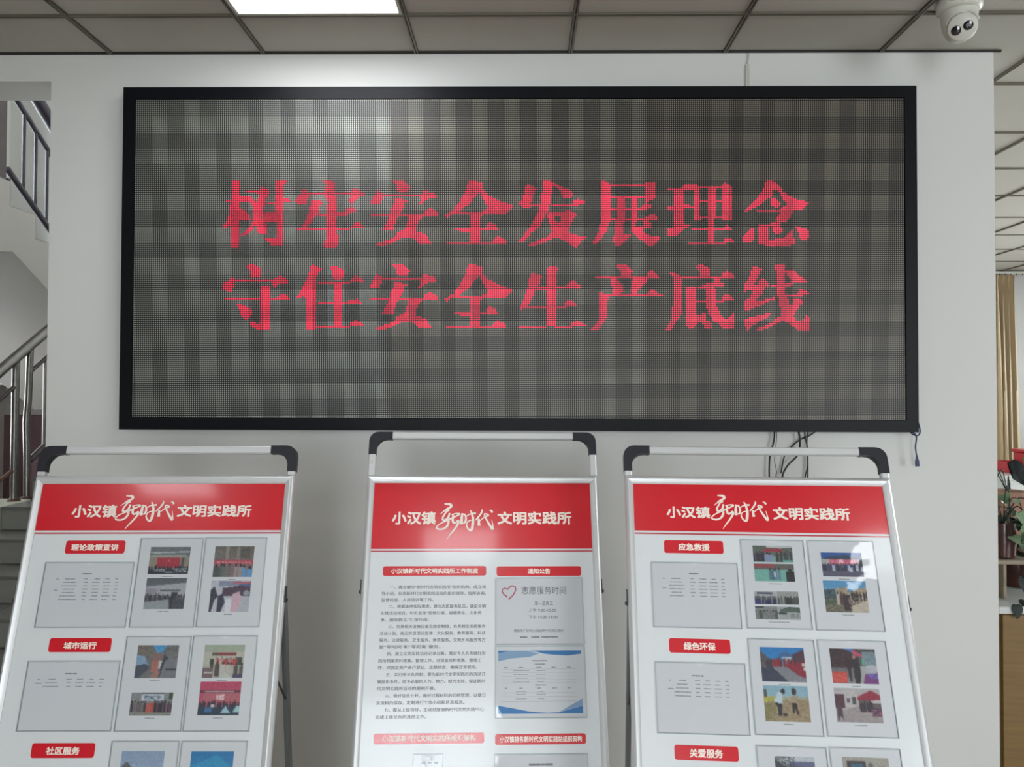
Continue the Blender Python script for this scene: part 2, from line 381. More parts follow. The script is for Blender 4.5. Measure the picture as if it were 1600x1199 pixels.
G['全']=((690,275),[[(430,80),(500,65),(640,120),(650,230),(750,320),(900,390),(1000,430),(1110,460),(1090,520),(990,610),(650,610),(620,640),(610,1048),(800,1048),(800,1030),(850,960),(900,940),(960,980),(1030,1050),(1020,1080),(60,1080),(80,1048),(450,1048),(450,870),(190,865),(200,832),(450,832),(450,610),(150,610),(90,650),(50,620),(180,530),(300,380),(380,200)],[(620,830),(690,830),(700,760),(790,725),(850,780),(910,850),(900,865),(620,865)]],[[(580,260),(620,310),(680,430),(730,490),(690,530),(640,560),(300,572),(320,520),(430,460),(500,350)]])
G['发']=((808,275),[[(140,140),(200,150),(310,190),(270,260),(240,300),(220,450),(200,500),(120,520),(80,480),(30,430),(90,360),(110,250)],[(200,455),(380,455),(380,490),(200,490)],[(400,80),(520,75),(540,110),(640,130),(690,180),(800,190),(850,250),(860,300),(830,360),(730,360),(700,320),(680,230),(620,170),(560,180),(540,300),(520,400),(500,460),(480,560),(430,640),(400,700),(340,800),(220,900),(150,990),(80,1050),(20,1020),(60,980),(170,850),(250,700),(320,580),(360,460),(370,300),(400,220)],[(510,455),(860,455),(870,390),(950,365),(1050,400),(1080,440),(950,465),(860,490),(510,490)],[(480,580),(700,580),(740,555),(830,550),(900,590),(930,630),(880,680),(840,760),(780,860),(850,900),(960,940),(1100,960),(1060,990),(1000,1020),(970,1090),(920,1120),(840,1090),(740,1020),(660,980),(560,990),(430,1040),(260,1110),(180,1100),(220,1050),(460,960),(540,870),(520,790),(470,650)]],[[(570,620),(700,620),(660,730),(620,740),(590,690)]])
G['展']=((922,275),[[(160,75),(220,80),(280,110),(320,140),(320,690),(270,830),(200,960),(90,1080),(20,1070),(60,1010),(120,900),(150,800),(165,650)],[(300,140),(870,140),(870,172),(300,172)],[(860,120),(930,95),(1000,110),(1020,160),(1020,330),(990,370),(860,370)],[(310,335),(870,335),(870,367),(310,367)],[(415,360),(545,360),(540,700),(510,760),(500,925),(640,930),(650,930),(540,1040),(430,1120),(385,1090),(350,980),(380,940),(385,700),(415,690)],[(635,360),(750,360),(750,700),(680,790),(700,820),(640,930),(620,920),(660,860),(635,790)],[(310,523),(790,523),(790,552),(310,552)],[(310,680),(1060,680),(1060,710),(310,710)],[(760,530),(830,450),(870,420),(930,440),(980,520),(900,525),(790,550)],[(860,360),(930,370),(910,420),(880,410)],[(840,690),(880,630),(960,600),(1030,630),(1070,690),(1050,705)],[(850,700),(930,700),(970,790),(950,810),(850,820),(840,860),(880,920),(1000,950),(1110,965),(1060,1030),(960,1120),(920,1110),(830,1030),(730,970),(680,920),(650,920),(680,850),(690,790),(750,800),(820,780)]],[])
G['理']=((1038,275),[[(40,205),(140,200),(270,190),(290,150),(530,140),(560,200),(570,700),(450,700),(450,230),(290,230),(290,460),(330,440),(370,425),(430,480),(460,490),(440,510),(340,520),(290,520),(290,760),(350,745),(420,750),(370,790),(310,840),(170,950),(50,950),(35,900),(40,840),(140,810),(140,550),(60,540),(40,510),(70,480),(140,490),(140,240),(40,235)],[(670,190),(790,190),(790,1060),(760,1080),(740,1050),(700,1080),(680,1060)],[(540,175),(900,175),(900,205),(540,205)],[(900,200),(910,150),(950,90),(1000,140),(1060,180),(1050,690),(900,690)],[(560,393),(910,393),(910,422),(560,422)],[(560,643),(910,643),(910,672),(560,672)],[(415,833),(680,833),(680,864),(415,864)],[(790,835),(910,835),(920,800),(980,765),(1030,800),(1070,850),(1050,864),(790,864)],[(350,1045),(690,1045),(690,1080),(350,1080)],[(780,1045),(920,1045),(950,990),(1060,985),(1110,1020),(1090,1045),(960,1060),(920,1080),(780,1080)]],[])
G['念']=((1155,275),[[(420,80),(460,50),(540,90),(620,140),(700,260),(790,310),(900,370),(1000,390),(1090,430),(1040,480),(990,550),(860,540),(840,560),(820,620),(720,730),(660,740),(660,800),(670,870),(640,920),(560,920),(520,860),(510,780),(450,790),(450,1000),(700,990),(720,950),(770,890),(820,860),(850,950),(870,1060),(840,1080),(700,1110),(430,1110),(390,1080),(300,1070),(300,770),(520,740),(580,720),(590,650),(640,590),(620,577),(260,577),(260,545),(640,545),(660,500),(700,490),(760,470),(740,430),(690,380),(640,280),(600,220),(540,220),(500,320),(430,370),(370,430),(260,500),(110,580),(70,560),(120,500),(280,350),(370,220)],[(480,370),(540,350),(610,380),(640,440),(620,510),(560,510),(500,460)],[(250,800),(250,1010),(170,1040),(60,1040),(40,980),(80,920),(170,850)],[(870,800),(940,795),(1040,830),(1090,880),(1090,970),(1040,1020),(960,1010),(920,900)]],[])
G['守']=((345,405),[[(410,95),(500,80),(590,130),(630,180),(620,290),(540,300),(480,290),(470,190),(420,130)],[(190,270),(230,300),(230,420),(160,510),(60,490),(20,430),(50,390),(130,330)],[(230,333),(830,333),(830,364),(230,364)],[(820,350),(850,300),(920,265),(990,290),(1070,350),(1060,395),(960,400),(890,400),(870,450),(830,440),(790,410)],[(600,405),(780,405),(780,1060),(760,1120),(580,1120),(520,1070),(430,1010),(480,990),(610,1000),(630,960),(630,420)],[(70,613),(780,613),(780,645),(70,645)],[(780,620),(880,610),(900,570),(970,545),(1040,570),(1085,640),(780,645)],[(240,715),(320,710),(440,760),(490,820),(480,890),(420,950),(350,920),(320,870),(310,800)]],[])
G['住']=((460,405),[[(250,110),(290,90),(350,120),(430,150),(390,200),(350,300),(340,400),(350,480),(350,1060),(330,1100),(200,1120),(190,1060),(200,620),(140,580),(100,610),(20,600),(80,530),(130,460),(180,330),(220,250),(240,180)],[(570,120),(670,110),(760,160),(780,220),(780,290),(750,320),(620,325),(590,250)],[(370,368),(860,368),(880,320),(960,275),(1050,300),(1100,340),(1000,360),(900,365),(860,398),(370,398)],[(625,390),(750,390),(750,1060),(625,1060)],[(370,677),(630,677),(630,708),(370,708)],[(750,677),(830,677),(870,630),(980,625),(1050,680),(1060,708),(750,708)],[(340,1052),(860,1052),(880,1000),(960,955),(1020,980),(1080,1030),(1080,1055),(880,1055),(860,1085),(340,1085)]],[])
G['生']=((808,405),[[(440,150),(500,130),(600,130),(650,150),(610,220),(610,440),(780,437),(800,380),(850,320),(920,360),(990,420),(985,468),(610,468),(610,755),(720,755),(740,690),(810,645),(880,670),(950,735),(950,745),(790,750),(740,780),(610,780),(610,1055),(800,1060),(860,1000),(920,945),(980,990),(1080,1040),(1080,1060),(860,1065),(840,1090),(600,1090),(580,1060),(480,1060),(460,1090),(20,1090),(20,1060),(460,1060),(460,780),(160,780),(50,790),(60,740),(110,620),(160,480),(180,350),(210,230),(250,215),(390,260),(400,280),(360,350),(340,430),(460,440),(460,200)]],[[(300,475),(460,475),(460,755),(170,755),(220,640),(270,540)]])
G['产']=((922,405),[[(400,110),(500,75),(560,90),(640,150),(660,190),(650,280),(880,280),(900,230),(940,180),(1010,210),(1090,290),(1080,312),(900,312),(880,360),(800,430),(740,520),(710,565),(850,565),(900,540),(970,470),(1020,490),(1060,540),(1140,570),(1130,592),(300,592),(280,620),(270,900),(210,990),(130,1110),(40,1130),(20,1090),(110,990),(140,880),(130,560),(150,530),(200,530),(260,565),(350,565),(340,400),(310,312),(60,312),(60,282),(480,282),(480,230),(460,160)]],[[(400,312),(660,312),(650,400),(640,480),(640,562),(490,562),(510,490),(500,410),(450,350)]])
G['底']=((1038,405),[[(480,110),(580,90),(660,120),(710,180),(700,282),(880,282),(920,220),(970,185),(1040,220),(1100,280),(1090,312),(880,312),(860,340),(950,390),(930,430),(790,430),(800,660),(900,660),(910,600),(980,550),(1050,590),(1110,640),(1080,660),(950,665),(900,690),(805,690),(840,790),(900,900),(960,960),(1040,890),(1090,830),(1110,870),(1090,990),(1110,1070),(1080,1090),(940,1090),(860,1040),(760,960),(700,870),(660,750),(640,690),(490,690),(490,870),(500,890),(620,840),(660,860),(640,930),(740,1010),(760,1050),(720,1085),(630,1085),(600,1030),(570,990),(510,1030),(440,1090),(370,1090),(340,1040),(330,1000),(330,420),(420,420),(500,450),(580,430),(640,390),(760,360),(780,312),(270,312),(260,850),(180,1000),(110,1110),(30,1110),(40,1060),(100,960),(110,820),(140,700),(140,290),(90,250),(80,220),(130,205),(190,240),(260,280),(540,282),(540,180)]],[[(500,475),(640,475),(640,655),(490,655)]])
G['线']=((1155,405),[[(200,130),(290,120),(370,170),(320,230),(240,400),(300,400),(320,320),(360,300),(440,350),(480,400),(410,450),(360,530),(310,600),(270,640),(380,640),(540,600),(600,620),(540,640),(400,700),(260,760),(180,800),(100,800),(70,740),(80,650),(180,600),(200,540),(210,480),(140,490),(70,530),(70,410),(100,360),(160,290),(190,200)],[(80,930),(220,910),(300,880),(420,855),(500,850),(510,870),(400,930),(290,990),(200,1060),(130,1110),(100,1080),(70,1000)],[(545,110),(580,95),(700,95),(700,370),(800,395),(900,395),(880,410),(730,430),(730,567),(900,567),(940,470),(1010,480),(1110,550),(1080,570),(940,580),(900,600),(760,600),(770,720),(830,730),(840,620),(900,610),(1010,650),(1020,690),(940,740),(910,800),(850,880),(890,960),(1010,970),(1030,880),(1060,870),(1080,900),(1110,1040),(1100,1110),(1060,1130),(930,1120),(850,1070),(770,1010),(700,970),(600,1010),(500,1060),(380,1110),(270,1130),(260,1100),(380,1050),(500,1000),(620,910),(660,870),(640,780),(610,640),(590,440),(480,435),(480,400),(580,400),(570,150)],[(700,190),(850,180),(900,240),(1000,290),(1060,340),(1050,370),(900,380),(700,400),(700,370),(820,370),(790,310),(740,240)]],[])
HM = [[3.075069225, -0.031922216, 211.000000000], [-0.011579774, 3.080071693, 155.700000000], [-0.000038115, -0.000033441, 1.000000000]]
def inside(pts, x, y):
    c = False; n = len(pts)
    for i in range(n):
        ax, ay = pts[i]; bx, by = pts[i-1]
        if (ay > y) != (by > y) and x < (bx-ax)*(y-ay)/(by-ay)+ax: c = not c
    return c
lit = set()
for key, ((ox, oy), solid, holes) in G.items():
    for j in range(38, 120):
        for i in range(40, 345):
            w_ = HM[2][0]*(i+.5)+HM[2][1]*(j+.5)+HM[2][2]
            a = ((HM[0][0]*(i+.5)+HM[0][1]*(j+.5)+HM[0][2])/w_-ox)*10
            if a < -20 or a > 1220: continue
            b = ((HM[1][0]*(i+.5)+HM[1][1]*(j+.5)+HM[1][2])/w_-oy)*10
            if b < -20 or b > 1220: continue
            if any(inside(p, a, b) for p in solid) and not any(inside(p, a, b) for p in holes):
                lit.add((i, j))
                if key in '安全': lit.add((i, j+42))
x0, x1 = LX0, LX0+COLS*Q; z1, z0 = LZ0, LZ0-ROWS*Q; bw = .0455; yb, yf = WY, LY-.006
def frame_piece(poly):
    m_ = MB(); m_.prism(poly, lambda a, b: (a, yf, b), lambda a, b: (a, yb-.001, b)); return m_.build('frame_bar', BLACKF, disp)
g = .0005
frame_piece([(x0-bw, z1+bw), (x1+bw, z1+bw), (x1+g, z1+g), (x0-g, z1+g)])
frame_piece([(x0-bw, z0-bw), (x1+bw, z0-bw), (x1+g, z0-g), (x0-g, z0-g)])
frame_piece([(x0-bw-.0, z0-bw), (x0-bw, z1+bw), (x0-g, z1+g), (x0-g, z0-g)])
frame_piece([(x1+bw, z0-bw), (x1+bw, z1+bw), (x1+g, z1+g), (x1+g, z0-g)])
MB().box(x0, LY+.012, z0, x1, WY-.001, z1).build('back_box', BLACKF, disp)
HEX = [(math.cos(math.pi/3*k), math.sin(math.pi/3*k)) for k in range(6)]
def dots_mesh(name, cells, r, m, ox, oz):
    vs = []; fs = []
    for (i, j) in cells:
        cx = (i+.5)*Q - ox; cz = -(j+.5)*Q + oz; n = len(vs)
        vs += [(cx+r*a, 0, cz+r*b) for a, b in HEX] + [(cx, -.0009, cz)]
        fs += [(n+k, n+6, n+(k+1) % 6) for k in range(6)]
    me = bpy.data.meshes.new(name); me.from_pydata(vs, [], fs); me.update(); me.materials.append(m)
    me.polygons.foreach_set('use_smooth', [True]*len(fs))
    return me
mod_me = MB().bbox(0, 0, 0, 64*Q, .011, 32*Q, .0006).mesh('led_module'); mod_me.materials.append(LEDFACE)
full = {}
rng = random.Random(3)
for mj in range(5):
    for mi in range(6):
        cells = [(i, j) for j in range(mj*32, mj*32+32) for i in range(mi*64, mi*64+64)]
        on = [c for c in cells if c in lit]; offc = [c for c in cells if c not in lit]
        mo = bpy.data.objects.new('led_module', mod_me); COL.objects.link(mo); mo.parent = disp
        mo.location = (LX0+mi*64*Q, LY-WY, LZ0-(mj+1)*32*Q-1.38)
        mo.rotation_euler = (rng.uniform(-.0015, .0015), 0, rng.uniform(-.0015, .0015))
        dm = DOTC if mi < 2 else (DOT if mi in (2, 3) else DOTW)  # left columns paler, right darker: reflected room light put into lens colour
        ox, oz = mi*64*Q, (mj*32+32)*Q
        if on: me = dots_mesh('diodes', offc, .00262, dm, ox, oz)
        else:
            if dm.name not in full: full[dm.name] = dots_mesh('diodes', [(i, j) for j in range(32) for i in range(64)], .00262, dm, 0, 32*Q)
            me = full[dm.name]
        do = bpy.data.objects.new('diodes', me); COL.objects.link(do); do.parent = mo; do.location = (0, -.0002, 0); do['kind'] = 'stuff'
        if on:
            lo = bpy.data.objects.new('lit_diodes', dots_mesh('lit_diodes', on, .0031, RED_ON, ox, oz)); COL.objects.link(lo); lo.parent = mo
            lo.location = (0, -.0003, 0); lo['kind'] = 'stuff'; lo['label'] = 'diodes glowing red'

# ---------------------------------------------------------------- poster stands
TAB = {'L': {'lab1': [0.0903, 0.1515, 0.245, 0.1849], 'lab2': [0.0897, 0.3919, 0.2457, 0.4253], 'lab3': [0.0895, 0.6325, 0.2427, 0.6655], 't1': [0.1055, 0.1603, 0.2283, 0.1771], 't2': [0.1267, 0.401, 0.2091, 0.4178], 't3': [0.1255, 0.641, 0.2066, 0.6585], 'A1': [0.0456, 0.2058, 0.2757, 0.3677], 'B1': [0.2836, 0.1452, 0.4471, 0.3676], 'C1': [0.4515, 0.1443, 0.6119, 0.3674], 'B1a': [0.3129, 0.1681, 0.4161, 0.2362], 'B1b': [0.3135, 0.2466, 0.4156, 0.3225], 'C1a': [0.48, 0.1668, 0.5812, 0.244], 'C1b': [0.4799, 0.2528, 0.5807, 0.3296], 'A2': [0.045, 0.4454, 0.2752, 0.6074], 'B2': [0.2821, 0.3879, 0.4451, 0.6079], 'C2': [0.4488, 0.3866, 0.6109, 0.6081], 'B2a': [0.3141, 0.4091, 0.4164, 0.4861], 'B2b': [0.3135, 0.5192, 0.4158, 0.5715], 'C2a': [0.4809, 0.4085, 0.5811, 0.4857], 'C2b': [0.4801, 0.4945, 0.581, 0.5709], 'B3tl': (0.281, 0.6277), 'B3tr': (0.4451, 0.6279), 'C3tl': (0.4497, 0.6279), 'C3tr': (0.6098, 0.6281), 'b3tl': (0.3091, 0.6503), 'b3tr': (0.4123, 0.649), 'c3tl': (0.4765, 0.6512), 'c3tr': (0.5789, 0.6506), 'hinge': (0.6711, 0.2885), 'A1t': (0.1572, 0.2355), 'A1r0': (0.0804, 0.2481), 'A1r1': (0.2407, 0.2988), 'A2t': (0.1564, 0.4755), 'A2r0': (0.0748, 0.4887), 'A2r1': (0.2387, 0.5051), 'T1': [0.0915, 0.0585, 0.2094, 0.092], 'T2': [0.3685, 0.0591, 0.5637, 0.0909], 'T3': [0.2076, 0.0335, 0.3607, 0.1254]}, 'C': {'head': [-0.0001, 0.0, 0.649, 0.1971], 'T1': [0.0599, 0.0884, 0.188, 0.1268], 'T2': [0.3693, 0.0884, 0.5883, 0.127], 'T3': [0.1891, 0.0635, 0.3583, 0.1726], 'lab1': [0.0412, 0.2463, 0.3367, 0.2732], 'lab2': [0.3669, 0.2475, 0.6111, 0.2745], 'lab3': [0.0386, 0.6851, 0.3337, 0.7109], 'lab4': [0.3629, 0.6892, 0.6076, 0.7153], 't1': [0.064, 0.2522, 0.3138, 0.2671], 't2': [0.4567, 0.2536, 0.5217, 0.2686], 't3': [0.0612, 0.6896, 0.3111, 0.705], 't4': [0.3751, 0.6946, 0.5967, 0.7102], 'P1': [0.3631, 0.2794, 0.614, 0.462], 'P2': [0.3626, 0.4646, 0.6133, 0.6512], 'P2p': [0.3713, 0.4776, 0.6027, 0.6392], 'heart': [0.3815, 0.3015, 0.4229, 0.3409], 'n1': [0.4383, 0.3045, 0.5656, 0.3257], 'n2': [0.4748, 0.3452, 0.5272, 0.3566], 'n3': [0.4572, 0.3644, 0.5358, 0.3745], 'n4': [0.457, 0.3829, 0.539, 0.393], 'n5': [0.4154, 0.4209, 0.555, 0.4287], 'n6': [0.4315, 0.4383, 0.5384, 0.4458], 'n2b': [0.4748, 0.3452, 0.5272, 0.3566], 'lines': [0.3045, 0.3223, 0.3396, 0.3577, 0.3755, 0.3936, 0.4116, 0.4301, 0.4481, 0.4655, 0.4835, 0.5016, 0.5194, 0.5376, 0.5556, 0.5729, 0.5914, 0.6091, 0.6267, 0.6445], 'lx': [0.0406, 0.0396, 0.3358, 0.3352, 0.0481], 'q1a': (0.1452, 0.7356), 'q1b': (0.2241, 0.7371), 'q2a': (0.3607, 0.7377), 'q2b': (0.611, 0.7411), 'hinge': (-0.0206, 0.3045), 'q1t0': (0.1654, 0.7572), 'q1t1': (0.2111, 0.7577), 'q2t0': (0.4453, 0.7617), 'q2t1': (0.5236, 0.7686), 'tt0': (0.454, 0.5042), 'tt1': (0.5196, 0.5147)}, 'R': {'T1': [0.088, 0.0621, 0.2002, 0.0929], 'T2': [0.3607, 0.0609, 0.5556, 0.094], 'T3': [0.2022, 0.0304, 0.3486, 0.1225], 'lab1': [0.0777, 0.1509, 0.2279, 0.1835], 'lab2': [0.0789, 0.3911, 0.2273, 0.4246], 'lab3': [0.0799, 0.6295, 0.2281, 0.6617], 't1': [0.1139, 0.1579, 0.1928, 0.1767], 't2': [0.1145, 0.3994, 0.1914, 0.4177], 't3': [0.115, 0.6366, 0.1919, 0.6554], 'A1': [0.0423, 0.2061, 0.2598, 0.3664], 'B1': [0.2711, 0.1463, 0.4298, 0.3644], 'C1': [0.4384, 0.1457, 0.6029, 0.3654], 'B1a': [0.3012, 0.161, 0.3996, 0.2024], 'B1b': [0.3006, 0.2062, 0.3993, 0.2497], 'B1c': [0.2955, 0.2739, 0.4034, 0.3055], 'B1d': [0.2948, 0.3105, 0.4036, 0.3417], 'C1a': [0.4697, 0.1755, 0.5699, 0.2349], 'C1b': [0.4668, 0.2451, 0.5705, 0.3211], 'A2': [0.042, 0.4459, 0.2592, 0.6063], 'B2': [0.2697, 0.3875, 0.429, 0.6034], 'C2': [0.4361, 0.3862, 0.5992, 0.6022], 'B2a': [0.297, 0.4065, 0.4018, 0.4849], 'B2b': [0.297, 0.4934, 0.4017, 0.5724], 'C2a': [0.4631, 0.4057, 0.5702, 0.4848], 'C2b': [0.4625, 0.4949, 0.5682, 0.5698], 'B3tl': (0.2693, 0.6251), 'B3tr': (0.4302, 0.6238), 'C3tl': (0.4361, 0.6236), 'C3tr': (0.5973, 0.6242), 'b3tl': (0.3099, 0.6469), 'b3tr': (0.3999, 0.6495), 'c3tl': (0.4629, 0.6436), 'c3tr': (0.5674, 0.6431), 'hinge': (-0.0218, 0.2975), 'A1t': (0.1483, 0.2345), 'A1r0': (0.0698, 0.247), 'A1r1': (0.2249, 0.2895), 'A2t': (0.1439, 0.4764), 'A2r0': (0.0743, 0.4875), 'A2r1': (0.2166, 0.5225)}}
POSE = {'L': (-1.2761, 2.0179, -.2278, .0105, .2781, -.0059), 'C': (-.4442, 2.2773, -.2495, .0508, .3311, .002), 'R': (.2896, 2.0404, -.2218, -.0483, .3482, .0005)}
class Board:
    def __init__(s, k):
        x, y, z, yaw, lean, roll = POSE[k]
        ux = Vector((math.cos(yaw), math.sin(yaw), 0)); n = Vector((math.sin(yaw), -math.cos(yaw), 0))
        dn = Vector((0, 0, -1))*math.cos(lean) + n*math.sin(lean)
        s.k = k; s.o = Vector((x, y, z+CAM_Z)); s.u = ux*math.cos(roll)+dn*math.sin(roll); s.v = dn*math.cos(roll)-ux*math.sin(roll)
        s.n = s.v.cross(s.u).normalized()
        if s.n.y > 0: s.n = -s.n
        s.yaw = yaw; s.T = TAB[k]
    def __call__(s, u, v, w=0.0): return s.o + s.u*u + s.v*v + s.n*w
BW = .65
def bbox_mesh(B, name, m, parent, u0, v0, u1, v1, w0, w1, smooth=False):
    mb = MB(); mb.box(u0, v0, w0, u1, v1, w1); mb.v = [tuple(B(*p)) for p in mb.v]
    return mb.build(name, m, parent)
def poly_mesh(B, name, m, parent, polys, w, th=.0):
    mb = MB()
    for pl in polys:
        n = len(mb.v); mb.v += [tuple(B(a, b, w)) for a, b in pl]; mb.f.append(tuple(range(n, n+len(pl))))
    me = mb.mesh(name, parent_off(parent)); me.materials.append(m)
    import bmesh
    b = bmesh.new(); b.from_mesh(me)
    for f in b.faces:
        f.normal_update()
        if f.normal.dot(B.n) < 0: f.normal_flip()
    bmesh.ops.triangulate(b, faces=[f for f in b.faces if len(f.verts) > 4]); b.to_mesh(me); b.free()
    o = bpy.data.objects.new(name, me); COL.objects.link(o); o.parent = parent; return o
def rrect(u0, v0, u1, v1, r=.006, n=4):
    out = []
    for cx, cy, a0 in ((u1-r, v0+r, -90), (u1-r, v1-r, 0), (u0+r, v1-r, 90), (u0+r, v0+r, 180)):
        for k in range(n+1):
            a = math.radians(a0+90*k/n); out.append((cx+r*math.cos(a), cy+r*math.sin(a)))
    return out
_tc = {}
def glyphs(text, offset):
    key = (text, offset)
    if key in _tc: return _tc[key]
    c = bpy.data.curves.new('lettering', 'FONT'); c.body = text; c.size = 1; c.resolution_u = 2
    o = bpy.data.objects.new('lettering', c); COL.objects.link(o); bpy.context.view_layer.update()
    ev = o.evaluated_get(bpy.context.evaluated_depsgraph_get()); me = ev.to_mesh()
    vs = [tuple(v.co)[:2] for v in me.vertices]; fs = [tuple(p.vertices) for p in me.polygons]
    ev.to_mesh_clear(); bpy.data.objects.remove(o); bpy.data.curves.remove(c)
    if offset > 0:      # heavier type: the same outline struck again a hair aside
        b0, f0 = vs, fs; vs, fs = [], []
        for dx, dy in ((-1, -1), (1, -1), (1, 1), (-1, 1)) if offset > .015 else ((-1, 0), (1, 0)):
            n = len(vs); vs += [(x+dx*offset, y+dy*offset, n/max(1, len(b0))) for x, y in b0]; fs += [tuple(i+n for i in f) for f in f0]
    _tc[key] = (vs, fs); return _tc[key]
def text_fit(B, parent, text, box, m, w, bold=.02, name='lettering', parts=None):
    """lay a line of type into the box (u0,v0,u1,v1) on the board plane"""
    vs, fs = glyphs(text, bold)
    xs = [v[0] for v in vs]; ys = [v[1] for v in vs]; a, b, c, d = min(xs), max(xs), min(ys), max(ys)
    u0, v0, u1, v1 = box
    pts = [tuple(B(u0+(x-a)/(b-a)*(u1-u0), v1-(y-c)/(d-c)*(v1-v0), w+.00004*q)) for x, y, q in ((v + (0,))[:3] for v in vs)]
    if parts is not None:
        n = len(parts[0]); parts[0].extend(pts); parts[1].extend(tuple(i+n for i in f) for f in fs); return
    return raw(name, pts, fs, m, parent)
def raw(name, pts, fs, m, parent):
    off = parent_off(parent)
    me = bpy.data.meshes.new(name); me.from_pydata([tuple(Vector(p)-off) for p in pts], [], fs); me.update(); me.materials.append(m)
    o = bpy.data.objects.new(name, me); COL.objects.link(o); o.parent = parent; return o
# brush lettering of three characters, traced as strokes: (points with x, y, width)
BRUSH = [[(275,178,22),(345,185,30),(400,192,42),(432,225,44),(400,265,36),(320,303,26),(180,415,8)],
 [(390,312,36),(330,345,30),(280,420,28),(248,480,30),(252,545,28),(330,520,24),(375,450,20),(400,385,28)],
 [(398,385,30),(372,490,34),(378,590,38),(345,675,36),(285,725,32),(215,745,28),(130,735,26),(108,705,22),(150,650,20),(230,600,20),(330,553,30),(450,500,26),(560,448,24),(625,408,32),(540,398,20),(450,418,18)],
 [(440,415,18),(478,440,30),(468,520,40),(480,590,36),(520,610,28),(590,555,30),(600,600,40),(560,680,32),(490,775,28),(420,860,20),(345,960,6)],
 [(690,390,34),(672,500,44),(668,638,50)], [(700,405,18),(738,420,28),(762,465,30),(768,530,36),(742,600,28),(695,608,12)],
 [(772,465,16),(830,425,18),(900,400,24),(995,395,30)],
 [(868,325,18),(900,395,36),(928,500,40),(925,640,46),(892,765,38),(830,742,28),(788,670,24),(795,600,20),(850,555,16),(935,540,12)],
 [(1130,298,8),(1132,350,28),(1095,420,28),(1045,480,24),(988,545,14)], [(1058,512,32),(1064,600,40),(1068,670,46)],
 [(1080,565,12),(1150,505,18),(1220,458,26),(1278,440,30),(1240,410,24),(1188,405,20),(1200,460,30),(1240,540,30),(1300,640,34),(1372,742,40),(1380,680,24),(1355,530,6)],
 [(1298,325,10),(1345,335,30),(1370,378,34)]]
def brush(B, parent, box, m, w):
    u0, v0, u1, v1 = box; pts = []; fs = []
    X0, X1, Y0, Y1 = 95, 1400, 165, 985
    sx = (u1-u0)/(X1-X0); sy = (v1-v0)/(Y1-Y0)
    for st in BRUSH:
        # Catmull-Rom resample
        P = [Vector(p) for p in st]; P = [P[0]*2-P[1]] + P + [P[-1]*2-P[-2]]; L = []
        for i in range(1, len(P)-2):
            for t in (0, .25, .5, .75):
                a, b, c, d = P[i-1], P[i], P[i+1], P[i+2]
                L.append(.5*((2*b)+(c-a)*t+(2*a-5*b+4*c-d)*t*t+(3*b-a-3*c+d)*t**3))
        L.append(P[-2]); n0 = len(pts)
        for i, q in enumerate(L):
            t = L[min(i+1, len(L)-1)] - L[max(i-1, 0)]; nn = Vector((-t.y, t.x)).normalized(); hw = max(q.z, 5)*.68
            for sgn in (1, -1):
                x = q.x+nn.x*hw*sgn; y = q.y+nn.y*hw*sgn; pts.append(tuple(B(u0+(x-X0)*sx, v0+(y-Y0)*sy, w)))
        for i in range(len(L)-1): fs.append((n0+2*i, n0+2*i+1, n0+2*i+3, n0+2*i+2))
        w += .00002
    return raw('brush_lettering', pts, fs, m, parent)
